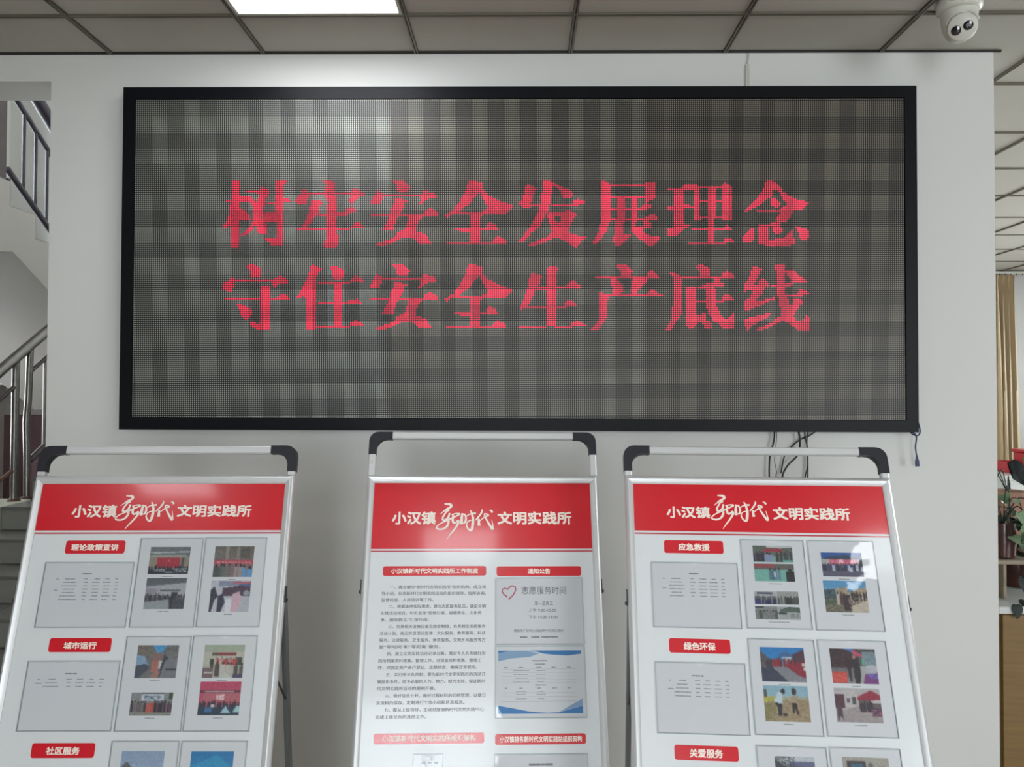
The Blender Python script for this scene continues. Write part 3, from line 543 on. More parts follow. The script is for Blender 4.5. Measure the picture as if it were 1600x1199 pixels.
def make_stand(k, label, head_v, top_v):
    B = Board(k)
    # floor contact
    vb = (B.o.z-.03)/-B.v.z
    foot = B(BW/2, vb); root = empty('poster_stand', (foot.x, foot.y, 0)); tag(root, label, 'poster stand', 'poster stands in front of the LED wall')
    # snap frame: rounded profile, mitred
    e0, e1 = -.0178, .0035
    prof = [(e0, -.012), (e0, .001), (e0+.003, .006), (e0+.009, .0085), (e0+.015, .0065), (e1, .002), (e1, -.012)]
    corners = [(0, 0), (BW, 0), (BW, vb-.02), (0, vb-.02)]
    outs = [(-1, -1), (1, -1), (1, 1), (-1, 1)]
    for i in range(4):
        j = (i+1) % 4; mb = MB(); n = len(prof)
        for (cx, cy), (sx, sy) in ((corners[i], outs[i]), (corners[j], outs[j])):
            mb.v += [tuple(B(cx - sx*a, cy - sy*a, w)) for a, w in prof]
        for q in range(n): mb.f.append((q, (q+1) % n, n+(q+1) % n, n+q))
        mb.f.append(tuple(range(n))); mb.f.append(tuple(range(n, 2*n)))
        mb.build('frame_profile', ALU, root, smooth=True)
    bbox_mesh(B, 'backing_panel', POSTER, root, 0, 0, BW, vb-.02, -.010, -.002)
    bbox_mesh(B, 'poster_sheet', POSTER, root, 0, 0, BW, vb-.02, -.0018, -.0006)
    # red heading band with its white and dark lines
    hb = poly_mesh(B, 'heading_band', POSTERR, root, [[(0, 0), (BW, 0), (BW, head_v), (0, head_v)]], -.0002); hb['label'] = 'glossy red heading band with white lettering'
    poly_mesh(B, 'rule_line', STRIPE, root, [[(0, head_v+.005), (BW, head_v+.005), (BW, head_v+.0085), (0, head_v+.0085)]], -.0002)['label'] = 'dark red rule under the heading'
    T = B.T
    text_fit(B, hb, '小汉镇', T['T1'], WHITEINK, .0001, .028); text_fit(B, hb, '文明实践所', T['T2'], WHITEINK, .0001, .028)
    brush(B, hb, T['T3'], WHITEINK, .0001)
    # telescopic handle: two arms, cross bar and two black corners
    hu0, hu1 = -.0195, BW+.0205; t = .0215; vt = top_v; w0, w1 = -.016, .002
    def bbx(name, m, u0, v0, u1, v1):
        mb = MB(); mb.bbox(u0, v0, w0, u1, v1, w1, .003); mb.v = [tuple(B(*p)) for p in mb.v]; return mb.build(name, m, root)
    cl = .070
    ab, at = (-.019, vt+cl-.004)
    bbx('handle_arm', ALU, hu0+.001, at, hu0+t, -.0178)
    bbx('handle_arm', ALU, hu1-t, at, hu1-.001, -.0178)
    bbx('handle_bar', ALU, hu0+cl-.004, vt+.001, hu1-cl+.004, vt+t)
    for side in (0, 1):
        def F(a, b): return ((hu0+a) if side == 0 else (hu1-a), vt+b)
        R1 = .028; poly = [F(cl, 0)]
        for q in range(0, 7):
            a = math.radians(90*q/6); poly.append(F(R1-R1*math.sin(a), R1-R1*math.cos(a)))
        poly += [F(0, cl), F(t+.0005, cl), F(t+.0005, cl-.014)]
        R2 = .034
        for q in range(0, 7):
            a = math.radians(90*q/6); poly.append(F(t+R2-R2*math.cos(a), t+R2-R2*math.sin(a)))
        poly += [F(cl, t+.0005)]
        mb = MB(); mb.prism(poly, lambda a, b: B(a, b, w1+.0015), lambda a, b: B(a, b, w0-.0015))
        mb.build('corner_connector', PLAST, root)['label'] = 'black rounded plastic corner'
        # raised L-shaped moulding on the connector
        poly = [F(cl-.001, .002)]
        for q in range(0, 7):
            a = math.radians(90*q/6); r = R1-.002; poly.append(F(.002+r-r*math.sin(a), .002+r-r*math.cos(a)))
        poly += [F(.002, cl-.001), F(t-.001, cl-.001), F(t-.001, t-.001), F(cl-.001, t-.001)]
    # section headings
    # rear support: two legs hinged at the sides, a foot bar and stays
    hv = T['hinge'][1]
    for side in (0, 1):
        u = -.012 if side == 0 else BW+.012
        H = B(u, hv, -.016); back = Vector((math.sin(B.yaw)*-1, math.cos(B.yaw), 0))
        Gd = Vector((H.x, H.y, .012)) + back*(H.z*.125)
        mb = MB(); d = (Gd-H); a = d.normalized(); lat = B.u; fr = a.cross(lat).normalized()
        for pz in (H, Gd):
            for su, sf in ((-1, -1), (1, -1), (1, 1), (-1, 1)): mb.v.append(tuple(pz + lat*su*.006 + fr*sf*.012))
        mb.f = [(0, 1, 5, 4), (1, 2, 6, 5), (2, 3, 7, 6), (3, 0, 4, 7), (0, 3, 2, 1), (4, 5, 6, 7)]
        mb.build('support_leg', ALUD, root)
        # hinge bracket and bolt
        su = -1 if side == 0 else 1; ue = e0-.0012 if side == 0 else BW-e0+.0012
        mb = MB(); mb.box(min(ue, ue+su*.0022), hv-.022, -.014, max(ue, ue+su*.0022), hv+.018, -.002); mb.v = [tuple(B(*p)) for p in mb.v]; mb.build('hinge', PLAST, root)
        MB().lathe([(.0001, .0), (.0045, .0), (.0045, .003), (.0035, .0045)], B(ue+su*.002, hv+.012, -.008), 10, axis=B.u*su).build('bolt', PLAST, root)
        # stay between board and leg
        p1 = B(u, hv+.20, -.014); tt = .43; p2 = H.lerp(Gd, tt-.14)
        MB().tube([p1, p2], .003, 6).build('stay', PLAST, root)
    if k == 'C': B.n  # notch on the left arm
    if k == 'C':
        mb = MB(); mb.lathe([(.0001, 0), (.006, 0), (.006, .002)], B(hu0+.011, vt+.094, w1-.0006), 12, axis=B.n); mb.build('snap_button', WHITEPL, root)
    return B, root
BL, SL = make_stand('L', 'leftmost of the three aluminium framed poster stands, beside the staircase opening', .1256, -.0995)
BC, SC = make_stand('C', 'middle poster stand with deeper red heading, rules text and blue schedule', .1971, -.1548)
BR, SR = make_stand('R', 'rightmost of the three aluminium framed poster stands, under the black cables', .1270, -.1018)
def section(B, root, box, text, tbox, bold=.03):
    o = poly_mesh(B, 'section_heading', POSTERR, root, [rrect(*box, r=.006)], -.0002)
    text_fit(B, o, text, tbox, WHITEINK, .0001, bold); return o
for B, r, ts in ((BL, SL, ('理论政策宣讲', '城市运行', '社区服务')), (BR, SR, ('应急救援', '绿色环保', '关爱服务'))):
    for i, t in enumerate(ts): section(B, r, B.T['lab%d' % (i+1)], t, B.T['t%d' % (i+1)])
for i, t in enumerate(('小汉镇新时代文明实践所工作制度', '通知公告', '小汉镇新时代文明实践所组织架构', '小汉镇辖各新时代文明实践站组织架构')):
    section(BC, SC, BC.T['lab%d' % (i+1)], t, BC.T['t%d' % (i+1)], .025)

# body text of the middle stand: one mesh
LINES = ['　　一、建立健全“新时代文明实践所”组织机构，成立领', '导小组，负责新时代文明实践活动的组织领导、指挥协调，', '监督检查、人员培训等工作。',
 '　　二、根据本地实际需求，建立志愿服务队伍，确定文明', '实践活动项目，切实发挥“思想引领、道德教化、文化传', '承、服务群众”引领作用。',
 '　　三、完善相关设施设备及规章制度，负责制定志愿服务', '活动计划，真正实现理论宣讲、文化服务、教育服务、科技', '服务、法律服务、卫生服务、体育服务、文明乡风服务等方', '面“零时间”和“零距离”服务。',
 '　　四、建立文明实践活动记录台账，落实专人负责做好实', '践所档案资料收集、整理工作，对现金资料收集、整理工', '作，对固定资产进行登记、定期核查，确保正常使用。',
 '　　五、实行所长负责制，要为新时代文明实践所的活动开', '展提供条件，给予必需的人力、物力、财力支持，保证新时', '代文明实践所活动的顺利开展。',
 '　　六、做好信息公开，做好过程材料的归档管理，以便日', '常资料的保存，定期进行工作小结和信息报送。', '　　七、服从上级领导，主动对接镇新时代文明实践中心，', '完成上级交办的其他工作。']
pts, fs = [], []
EM = (.3360-.0403)/26.0
for ln, vc in zip(LINES, BC.T['lines']):
    ind = 0
    while ln.startswith('　'): ind += 1; ln = ln[1:]
    vs, f_ = glyphs(ln, .012); x0 = min(v[0] for v in vs); n = len(ln)
    sx = EM; sy = .0102
    wid = max(v[0] for v in vs)-0
    avail = (n*EM) / wid if wid > 0 else EM
    n0 = len(pts)
    for v in vs: pts.append(tuple(BC(.0403+ind*EM+v[0]*avail, vc-(v[1]-.38)*sy, -.0001+.00004*(v[2] if len(v) > 2 else 0))))
    fs += [tuple(i+n0 for i in f) for f in f_]
raw('rules_text', pts, fs, GREYINK, SC)['label'] = 'small grey rules text in twenty lines'

# ---------------------------------------------------------------- pictures printed as coloured grids
import numpy as np
def paint(ops, seed, Wn=60, Hn=42):
    rs = np.random.RandomState(seed); img = np.zeros((Hn, Wn, 3)); Y, X = np.mgrid[0:Hn, 0:Wn]; X = (X+.5)/Wn; Y = (Y+.5)/Hn
    def poly(pl):
        c = np.zeros(X.shape, bool); n = len(pl)
        for i in range(n):
            ax, ay = pl[i]; bx, by = pl[i-1]
            if ay == by: continue
            c ^= ((ay > Y) != (by > Y)) & (X < (bx-ax)*(Y-ay)/(by-ay)+ax)
        return c
    for op in ops:
        t = op[0]
        if t == 'g': 
            a, b = np.array(op[1], float), np.array(op[2], float); img[:] = a+(b-a)*Y[..., None]
        elif t == 'r': img[(X >= op[1]) & (Y >= op[2]) & (X < op[3]) & (Y < op[4])] = op[5]
        elif t == 'e': img[((X-op[1])/op[3])**2+((Y-op[2])/op[4])**2 < 1] = op[5]
        elif t == 'p': img[poly(op[1])] = op[2]
        elif t == 'n': # texture noise inside a rect
            msk = (X >= op[1]) & (Y >= op[2]) & (X < op[3]) & (Y < op[4]); img[msk] += rs.uniform(-op[5], op[5], (int(msk.sum()), 1))
        elif t == 'c': # crowd: x0,x1,yhead,height,count,[colours]
            x0, x1, yh, hh, n, cols = op[1:7]
            for q in range(n):
                cx = x0+(x1-x0)*(q+.5)/n+rs.uniform(-.3, .3)*(x1-x0)/n; wv = (x1-x0)/n*rs.uniform(.38, .6); c = cols[rs.randint(len(cols))]; dy = rs.uniform(-.03, .03)
                img[(abs(X-cx) < wv) & (Y > yh+dy+hh*.18) & (Y < yh+hh)] = c
                img[((X-cx)/(wv*.5))**2+((Y-yh-dy-hh*.08)/(hh*.11))**2 < 1] = (58, 50, 48)
        elif t == 'w': # small light marks like lettering
            x0, y0, x1, y1, c, d = op[1:7]; msk = (X >= x0) & (Y >= y0) & (X < x1) & (Y < y1) & (rs.rand(Hn, Wn) < d); img[msk] = c
    img += rs.uniform(-13, 13, (Hn, Wn, 1))+rs.uniform(-5, 5, (Hn, Wn, 3))
    sm = (np.roll(img, 1, 0)+np.roll(img, -1, 0)+np.roll(img, 1, 1)+np.roll(img, -1, 1))/4
    img[1:-1, 1:-1] = (.6*img+.4*sm)[1:-1, 1:-1]
    return np.clip(img, 0, 255)
def lin_arr(a):
    a = a/255.0; return np.where(a <= .04045, a/12.92, ((a+.055)/1.055)**2.4)
def photo(B, parent, box, ops, seed, w=.0006, Wn=60, Hn=42):
    img = lin_arr(paint(ops, seed, Wn, Hn)); u0, v0, u1, v1 = box; off = parent_off(parent)
    A = B(u0, v0, w)-off; du = B.u*(u1-u0); dv = B.v*(v1-v0)
    gx, gy = np.meshgrid(np.linspace(0, 1, Wn), np.linspace(0, 1, Hn))
    co = np.array(A)[None, None, :]+gx[..., None]*np.array(du)+gy[..., None]*np.array(dv)
    idx = np.arange(Wn*Hn).reshape(Hn, Wn)
    F = np.stack([idx[:-1, :-1], idx[1:, :-1], idx[1:, 1:], idx[:-1, 1:]], -1).reshape(-1, 4)
    me = bpy.data.meshes.new('photo'); me.from_pydata(co.reshape(-1, 3).tolist(), [], F.tolist()); me.update()
    ca = me.color_attributes.new('print', 'FLOAT_COLOR', 'POINT')
    ca.data.foreach_set('color', np.concatenate([img.reshape(-1, 3), np.ones((Wn*Hn, 1))], 1).ravel().astype(np.float32))
    me.materials.append(PHOTO); o = bpy.data.objects.new('photo', me); COL.objects.link(o); o.parent = parent; return o
DK = [(60, 58, 64), (52, 56, 72), (80, 76, 74), (96, 90, 92)]
RDC = [(186, 50, 62), (150, 40, 50), (200, 90, 96), (70, 50, 56)]
OPS = {
 'LB1a': [('g', (120, 126, 128), (120, 126, 128)), ('p', [(0, .2), (.12, .26), (1, .2), (1, .17)], (196, 200, 198)), ('p', [(.05, .30), (.9, .30), (.95, .36), (0, .36)], (190, 190, 180)), ('r', 0, .36, 1, .8, (160, 150, 134)), ('r', .2, .4, .76, .76, (186, 66, 80)), ('r', .8, .4, .86, .74, (96, 92, 88)), ('n', .2, .4, .76, .76, 14), ('r', .46, .47, .52, .54, (226, 120, 110)), ('c', 0, 1, .70, .2, 16, [(58, 62, 72), (90, 84, 92)]), ('r', 0, .84, 1, 1, (58, 60, 70)), ('w', .15, .82, .42, .9, (190, 205, 205), .5), ('w', .65, .78, .95, .92, (190, 210, 212), .5), ('r', .44, .90, .62, .96, (150, 156, 165))],
 'LB1b': [('g', (104, 108, 112), (150, 152, 156)), ('p', [(0, .28), (1, .16), (1, .62), (0, .62)], (186, 188, 192)), ('r', .36, .39, .86, .44, (104, 100, 104)), ('r', .65, .46, .8, .56, (80, 80, 84)), ('r', .02, .34, .3, .6, (166, 160, 168)), ('n', 0, .3, .35, .7, 22), ('c', 0, 1, .52, .22, 17, [(78, 78, 84), (100, 100, 104), (64, 64, 70)]), ('p', [(0, .78), (.6, .68), (.6, 1), (0, 1)], (166, 172, 174)), ('p', [(.6, .7), (1, .68), (1, 1), (.66, 1)], (86, 88, 96)), ('r', .64, .68, .70, 1, (64, 64, 70))],
 'LC1a': [('g', (118, 112, 104), (140, 134, 128)), ('r', .28, 0, .36, .45, (160, 150, 136)), ('r', .56, 0, .63, .45, (150, 142, 128)), ('r', .66, .05, .9, .4, (104, 98, 92)), ('r', .05, .1, .26, .4, (128, 122, 116)), ('n', 0, 0, 1, .45, 14), ('r', 0, .46, 1, .58, (206, 82, 98)), ('w', .05, .49, .95, .55, (236, 180, 186), .45), ('r', 0, .58, 1, 1, (150, 120, 122)), ('c', 0, .5, .58, .45, 4, [(98, 104, 98), (86, 92, 88), (120, 122, 116)]), ('c', .5, .75, .56, .5, 2, [(172, 156, 158)]), ('c', .74, 1, .64, .4, 2, [(112, 164, 206), (96, 150, 200)])],
 'LC1b': [('g', (206, 206, 214), (216, 214, 220)), ('r', .2, .02, .75, .18, (150, 156, 176)), ('r', .55, .04, 1, .12, (196, 110, 126)), ('r', .7, .12, 1, .3, (88, 120, 160)), ('p', [(.3, .25), (.75, .17), (1, .2), (1, .5), (.75, .5), (.3, .5)], (96, 76, 92)), ('n', .3, .17, 1, .5, 26), ('e', .9, .40, .08, .08, (170, 176, 182)), ('p', [(0, .3), (.1, .2), (.2, .5), (.12, .62), (.06, 1), (0, 1)], (70, 70, 82)), ('p', [(.2, .5), (.32, .42), (.38, .7), (.3, 1), (.2, 1)], (68, 68, 84)), ('p', [(.55, .45), (.72, .35), (.8, .6), (.7, 1), (.5, 1)], (228, 190, 200)), ('r', .4, .6, .55, 1, (238, 238, 244)), ('p', [(.8, .55), (1, .5), (1, 1), (.72, 1)], (196, 200, 204))],
 'LB2a': [('g', (120, 122, 116), (130, 128, 126)), ('p', [(.36, 0), (.72, 0), (.6, .28), (.5, .28)], (92, 168, 216)), ('r', 0, 0, .34, .35, (128, 120, 110)), ('n', 0, 0, 1, .45, 24), ('p', [(0, .3), (.2, .34), (.3, .6), (.12, .85), (0, .95)], (150, 178, 208)), ('p', [(0, .62), (.26, .56), (.34, .7), (.1, 1), (0, 1)], (86, 92, 104)), ('r', .36, .25, .6, .5, (150, 118, 110)), ('r', .38, .48, .55, .8, (190, 120, 112)), ('r', .55, .48, .66, .72, (206, 216, 212)), ('p', [(.66, .3), (.76, .4), (.78, .9), (.56, .95)], (70, 70, 80)), ('p', [(.7, .45), (1, .4), (1, 1), (.6, 1)], (134, 134, 138)), ('r', .74, .72, .98, .76, (70, 70, 76)), ('p', [(.42, .85), (.62, .78), (.55, 1), (.38, 1)], (176, 134, 122))],
 'LB2b': [('g', (150, 156, 156), (150, 144, 140)), ('r', .25, .02, .78, .36, (214, 220, 226)), ('r', .25, 0, .78, .07, (96, 92, 92)), ('w', .32, .14, .72, .3, (50, 80, 110), .4), ('r', .9, 0, 1, .3, (70, 90, 70)), ('n', 0, 0, 1, .9, 14), ('p', [(.42, .45), (.56, .45), (.56, .85), (.3, .85)], (206, 104, 92)), ('r', .5, .45, .57, .85, (196, 96, 86)), ('c', 0, .38, .38, .45, 8, [(70, 66, 76), (120, 110, 110)]), ('c', .56, 1, .36, .5, 11, [(66, 56, 76), (56, 56, 70), (120, 90, 96)]), ('r', 0, .88, 1, 1, (150, 152, 140))],
 'LC2a': [('g', (176, 188, 162), (196, 196, 180)), ('r', 0, .22, 1, .62, (206, 204, 186)), ('r', .2, .25, .8, .33, (150, 74, 74)), ('r', .2, .25, .35, .33, (110, 100, 96)), ('c', .3, .85, .40, .22, 12, [(206, 110, 110), (214, 150, 140), (196, 80, 84)]), ('r', .84, .38, .95, .62, (76, 86, 74)), ('r', .16, .42, .27, .6, (66, 80, 66)), ('c', .2, 1, .55, .4, 7, [(214, 206, 196), (110, 100, 92), (96, 84, 84), (200, 190, 180)]), ('r', 0, .7, .26, 1, (128, 108, 108)), ('r', .05, .8, .25, .86, (214, 200, 196)), ('p', [(.45, .9), (.6, .85), (.75, 1), (.45, 1)], (210, 214, 200)), ('r', .75, .88, 1, 1, (90, 80, 110))],
 'LC2b': [('g', (206, 80, 112), (196, 104, 116)), ('r', 0, .26, 1, .33, (110, 60, 76)), ('r', .14, .28, .84, .315, (246, 226, 226)), ('r', .1, .34, .98, .6, (200, 112, 122)), ('w', .42, .38, .62, .54, (246, 214, 214), .75), ('c', 0, 1, .58, .3, 14, [(58, 60, 76), (70, 60, 66)]), ('r', 0, .76, 1, 1, (50, 72, 86)), ('p', [(.16, .76), (.32, .76), (.34, .9), (.16, .9)], (72, 124, 176)), ('p', [(.55, .92), (.66, .72), (.78, .92)], (176, 214, 224)), ('p', [(.84, .9), (.92, .72), (1, .72), (1, .9)], (176, 220, 220)), ('e', .35, .72, .05, .05, (214, 206, 206))],
 'LB3': [('g', (156, 178, 206), (176, 194, 214)), ('e', .15, .5, .1, .16, (110, 110, 110)), ('r', 0, .5, .4, 1, (120, 122, 120)), ('n', 0, .3, .5, 1, 25)],
 'LC3': [('g', (40, 132, 190), (60, 150, 206)), ('p', [(.3, .3), (.6, .1), (.9, .4), (.9, .5), (0, .5), (0, .4)], (52, 160, 206)), ('r', 0, .5, 1, 1, (110, 120, 140)), ('r', .5, .5, .62, 1, (190, 200, 214)), ('n', 0, .4, 1, 1, 18)],
 'RB1a': [('g', (96, 104, 92), (120, 130, 120)), ('p', [(.35, 0), (1, 0), (1, .12), (.7, .16), (.35, .12)], (206, 210, 210)), ('r', .28, .2, .75, .38, (176, 60, 76)), ('w', .3, .22, .72, .3, (110, 60, 60), .3), ('r', 0, .62, 1, 1, (120, 180, 160)), ('n', 0, .1, 1, .5, 16), ('c', 0, .3, .36, .6, 6, [(66, 60, 80), (110, 104, 124), (50, 48, 58)]), ('c', .28, .5, .42, .55, 2, [(150, 156, 190)]), ('c', .58, .72, .36, .62, 2, [(70, 56, 62)]), ('c', .72, 1, .36, .5, 6, [(90, 88, 92), (64, 76, 70), (56, 52, 56)])],
 'RB1b': [('g', (110, 104, 98), (110, 104, 98)), ('r', 0, .05, .5, .2, (176, 66, 76)), ('r', 0, .34, 1, 1, (126, 190, 174)), ('n', 0, .2, 1, .34, 20), ('c', .35, .5, .26, .65, 2, [(86, 126, 140), (76, 96, 110)]), ('c', .5, .64, .24, .66, 2, [(106, 140, 160)]), ('c', .8, 1, .28, .74, 1, [(40, 42, 42)]), ('r', .48, .45, .54, .75, (206, 214, 214))],
 'RB1c': [('g', (196, 198, 198), (150, 152, 152)), ('r', .06, .1, .42, .25, (70, 76, 96)), ('c', 0, .5, .38, .34, 9, [(96, 96, 108)]), ('c', 0, .5, .6, .4, 9, [(56, 60, 110), (44, 46, 80)]), ('r', .5, 0, 1, 1, (168, 168, 164)), ('n', .5, 0, 1, .5, 30), ('c', .5, 1, .4, .6, 7, [(84, 88, 84), (60, 62, 60), (110, 112, 108)]), ('r', .505, 0, .515, 1, (212, 214, 214)), ('n', 0, 0, 1, 1, 12)],
 'RB1d': [('g', (150, 150, 148), (130, 132, 128)), ('r', 0, 0, .2, .16, (80, 82, 84)), ('c', 0, .5, .3, .6, 7, [(90, 94, 88), (130, 134, 130), (56, 58, 56)]), ('n', 0, 0, .5, 1, 30), ('r', .51, 0, 1, 1, (176, 180, 178)), ('p', [(.55, .25), (.75, .02), (1, .1), (1, .45), (.55, .4)], (90, 104, 92)), ('r', .52, .42, .7, .6, (70, 76, 74)), ('c', .76, .94, .55, .3, 3, [(150, 154, 150)]), ('n', .5, 0, 1, 1, 14), ('r', .5, 0, .51, 1, (206, 206, 206))],
 'RC1a': [('g', (50, 96, 168), (60, 106, 170)), ('p', [(.1, .2), (.6, .1), (.95, .25), (.95, .35), (.05, .35)], (50, 70, 92)), ('r', .02, .28, .98, .5, (190, 186, 180)), ('r', .2, .28, .86, .5, (206, 90, 116)), ('w', .22, .3, .84, .46, (236, 170, 186), .4), ('r', .92, .1, 1, .6, (70, 76, 84)), ('r', 0, .62, 1, 1, (98, 94, 116)), ('c', 0, 1, .46, .3, 16, [(60, 60, 80), (76, 80, 104), (190, 196, 210), (56, 56, 70)]), ('r', .66, .62, .74, .8, (200, 206, 216))],
 'RC1b': [('g', (90, 160, 206), (130, 180, 206)), ('r', 0, .42, 1, 1, (120, 112, 96)), ('p', [(.26, .24), (.55, .22), (.6, .5), (.3, .5)], (176, 158, 136)), ('p', [(0, .3), (.26, .28), (.3, .6), (0, .6)], (70, 90, 96)), ('p', [(.6, .34), (1, .2), (1, .7), (.6, .6)], (186, 166, 140)), ('n', 0, .25, 1, 1, 36), ('p', [(0, .64), (.4, .6), (.4, .68), (0, .78)], (84, 98, 76)), ('c', .3, .5, .36, .4, 3, [(210, 190, 180), (90, 70, 66)]), ('r', .44, .46, .6, .92, (66, 48, 52)), ('c', .6, 1, .34, .3, 6, [(96, 74, 66), (60, 50, 50)]), ('p', [(.62, .8), (1, .6), (1, 1), (.6, 1)], (206, 192, 172)), ('w', .55, .5, 1, .9, (220, 206, 190), .2)],
 'RB2a': [('g', (40, 130, 200), (70, 160, 214)), ('p', [(0, .1), (.26, .4), (.26, .5), (0, .7)], (100, 92, 98)), ('p', [(.45, .2), (.55, .14), (.72, .2), (.74, .32), (.4, .32)], (70, 110, 160)), ('r', .5, .28, .7, .38, (206, 214, 220)), ('p', [(.74, .2), (1, .05), (1, .8), (.74, .5)], (84, 52, 66)), ('r', 0, .55, 1, 1, (140, 140, 146)), ('p', [(0, .6), (.28, .6), (.6, 1), (0, 1)], (58, 66, 86)), ('c', 0, .3, .36, .24, 6, [(70, 60, 70), (110, 90, 96)]), ('c', .26, .78, .32, .24, 14, RDC), ('p', [(.5, .5), (1, .4), (1, .86), (.88, .84)], (150, 38, 56)), ('n', .5, .4, 1, .86, 16), ('r', .92, .46, 1, .54, (226, 206, 200)), ('r', .95, .58, 1, .66, (230, 226, 220))],
 'RB2b': [('g', (150, 190, 206), (170, 200, 206)), ('r', 0, .30, 1, .42, (176, 176, 150)), ('p', [(0, .32), (.26, .32), (.24, .48), (0, .5)], (196, 186, 84)), ('r', .02, .12, .09, .34, (80, 90, 80)), ('p', [(0, .48), (.4, .4), (1, .38), (1, 1), (0, 1)], (168, 146, 112)), ('p', [(0, .5), (.3, .5), (.2, .9), (0, 1)], (146, 136, 88)), ('n', 0, .4, 1, 1, 24), ('p', [(.24, .4), (.34, .18), (.42, .2), (.42, .5), (.24, .48)], (206, 222, 226)), ('e', .44, .17, .05, .07, (46, 40, 42)), ('p', [(.24, .48), (.4, .5), (.38, .84), (.30, .82), (.3, .6)], (44, 44, 54)), ('e', .68, .17, .05, .1, (50, 38, 38)), ('p', [(.6, .3), (.78, .28), (.74, .5), (.62, .5)], (180, 158, 130)), ('p', [(.62, .48), (.72, .48), (.75, .78), (.70, .78), (.68, .56), (.66, .76), (.62, .74)], (52, 34, 36)), ('e', .45, .8, .05, .05, (70, 60, 50))],
 'RC2a': [('g', (70, 66, 70), (150, 146, 146)), ('r', 0, 0, .5, .55, (66, 44, 46)), ('p', [(.3, 0), (.5, 0), (.52, .14)], (70, 130, 206)), ('p', [(.5, .02), (.75, .2), (.7, .26), (.5, .16)], (206, 86, 110)), ('r', .7, .1, 1, .5, (130, 150, 156)), ('n', 0, 0, 1, .6, 26), ('r', .68, .32, .74, .46, (96, 190, 150)), ('r', .5, .5, .8, 1, (180, 180, 176)), ('p', [(.46, .28), (.62, .26), (.64, .7), (.6, 1), (.5, 1)], (48, 42, 48)), ('p', [(.34, .32), (.44, .3), (.44, .92), (.38, .92)], (60, 36, 42)), ('e', .52, .24, .045, .06, (190, 120, 120)), ('r', .02, .66, .34, .98, (216, 76, 66)), ('w', .04, .68, .32, .96, (240, 130, 110), .2), ('e', .88, .58, .14, .12, (196, 196, 200)), ('p', [(.72, .72), (1, .68), (1, 1), (.66, 1)], (128, 60, 128)), ('w', .8, .7, 1, .84, (110, 120, 200), .6)],
 'RC2b': [('g', (196, 190, 190), (164, 154, 154)), ('p', [(0, .12), (.5, .05), (.52, .6), (0, .7)], (206, 196, 194)), ('r', 0, .2, .22, .6, (90, 50, 60)), ('r', .26, .32, .34, .44, (100, 92, 92)), ('r', .38, .26, .46, .48, (84, 80, 82)), ('p', [(0, .7), (.5, .52), (1, .6), (1, 1), (0, 1)], (172, 160, 158)), ('p', [(.5, .26), (.8, .06), (1, .2), (1, .34), (.5, .36)], (160, 38, 62)), ('r', .52, .36, 1, .62, (104, 90, 92)), ('r', .76, .36, 1, .42, (206, 200, 200)), ('c', .56, .8, .38, .3, 4, [(60, 46, 54), (150, 120, 120)]), ('r', .78, .58, 1, .8, (86, 60, 84)), ('w', .76, .6, 1, .8, (190, 110, 120), .3), ('p', [(.03, .4), (.14, .42), (.16, .96), (.10, .8), (.04, .98)], (86, 62, 70)), ('n', 0, 0, 1, 1, 8)],
 'RB3': [('g', (206, 210, 214), (206, 210, 214)), ('p', [(0, .1), (.3, .3), (.3, 1), (0, 1)], (60, 64, 80)), ('r', .35, .15, 1, 1, (104, 108, 140)), ('w', 0, 0, .5, .3, (70, 80, 80), .5), ('n', 0, 0, 1, 1, 12)],
 'RC3': [('g', (176, 170, 156), (176, 170, 156)), ('r', .1, .12, .5, 1, (70, 56, 56)), ('r', .18, .2, .44, 1, (60, 110, 130)), ('e', .6, .25, .05, .1, (110, 110, 110)), ('r', .76, .25, .94, 1, (150, 148, 142)), ('n', 0, 0, 1, 1, 8)],
}
def table_print(B, parent, rows, cols, seed, m=FAINTINK, w=.0004, hgt=.0022):
    """illegible small print: rows of short marks. rows: list of v, cols: list of (u0,u1)"""
    rs = random.Random(seed); mb = MB(); polys = []
    for r, v in enumerate(rows):
        for (a, b) in cols:
            c = (a+b)/2; wd = (b-a)*rs.uniform(.55, 1); u = c-wd/2
            while u < c+wd/2:
                s_ = rs.uniform(.0012, .0022); hh = hgt*rs.uniform(.55, 1)
                polys.append([(u, v-hh/2), (u+s_, v-hh/2), (u+s_, v+hh/2), (u, v+hh/2)]); u += s_+.0005
    return poly_mesh(B, 'small_print', m, parent, polys, w)
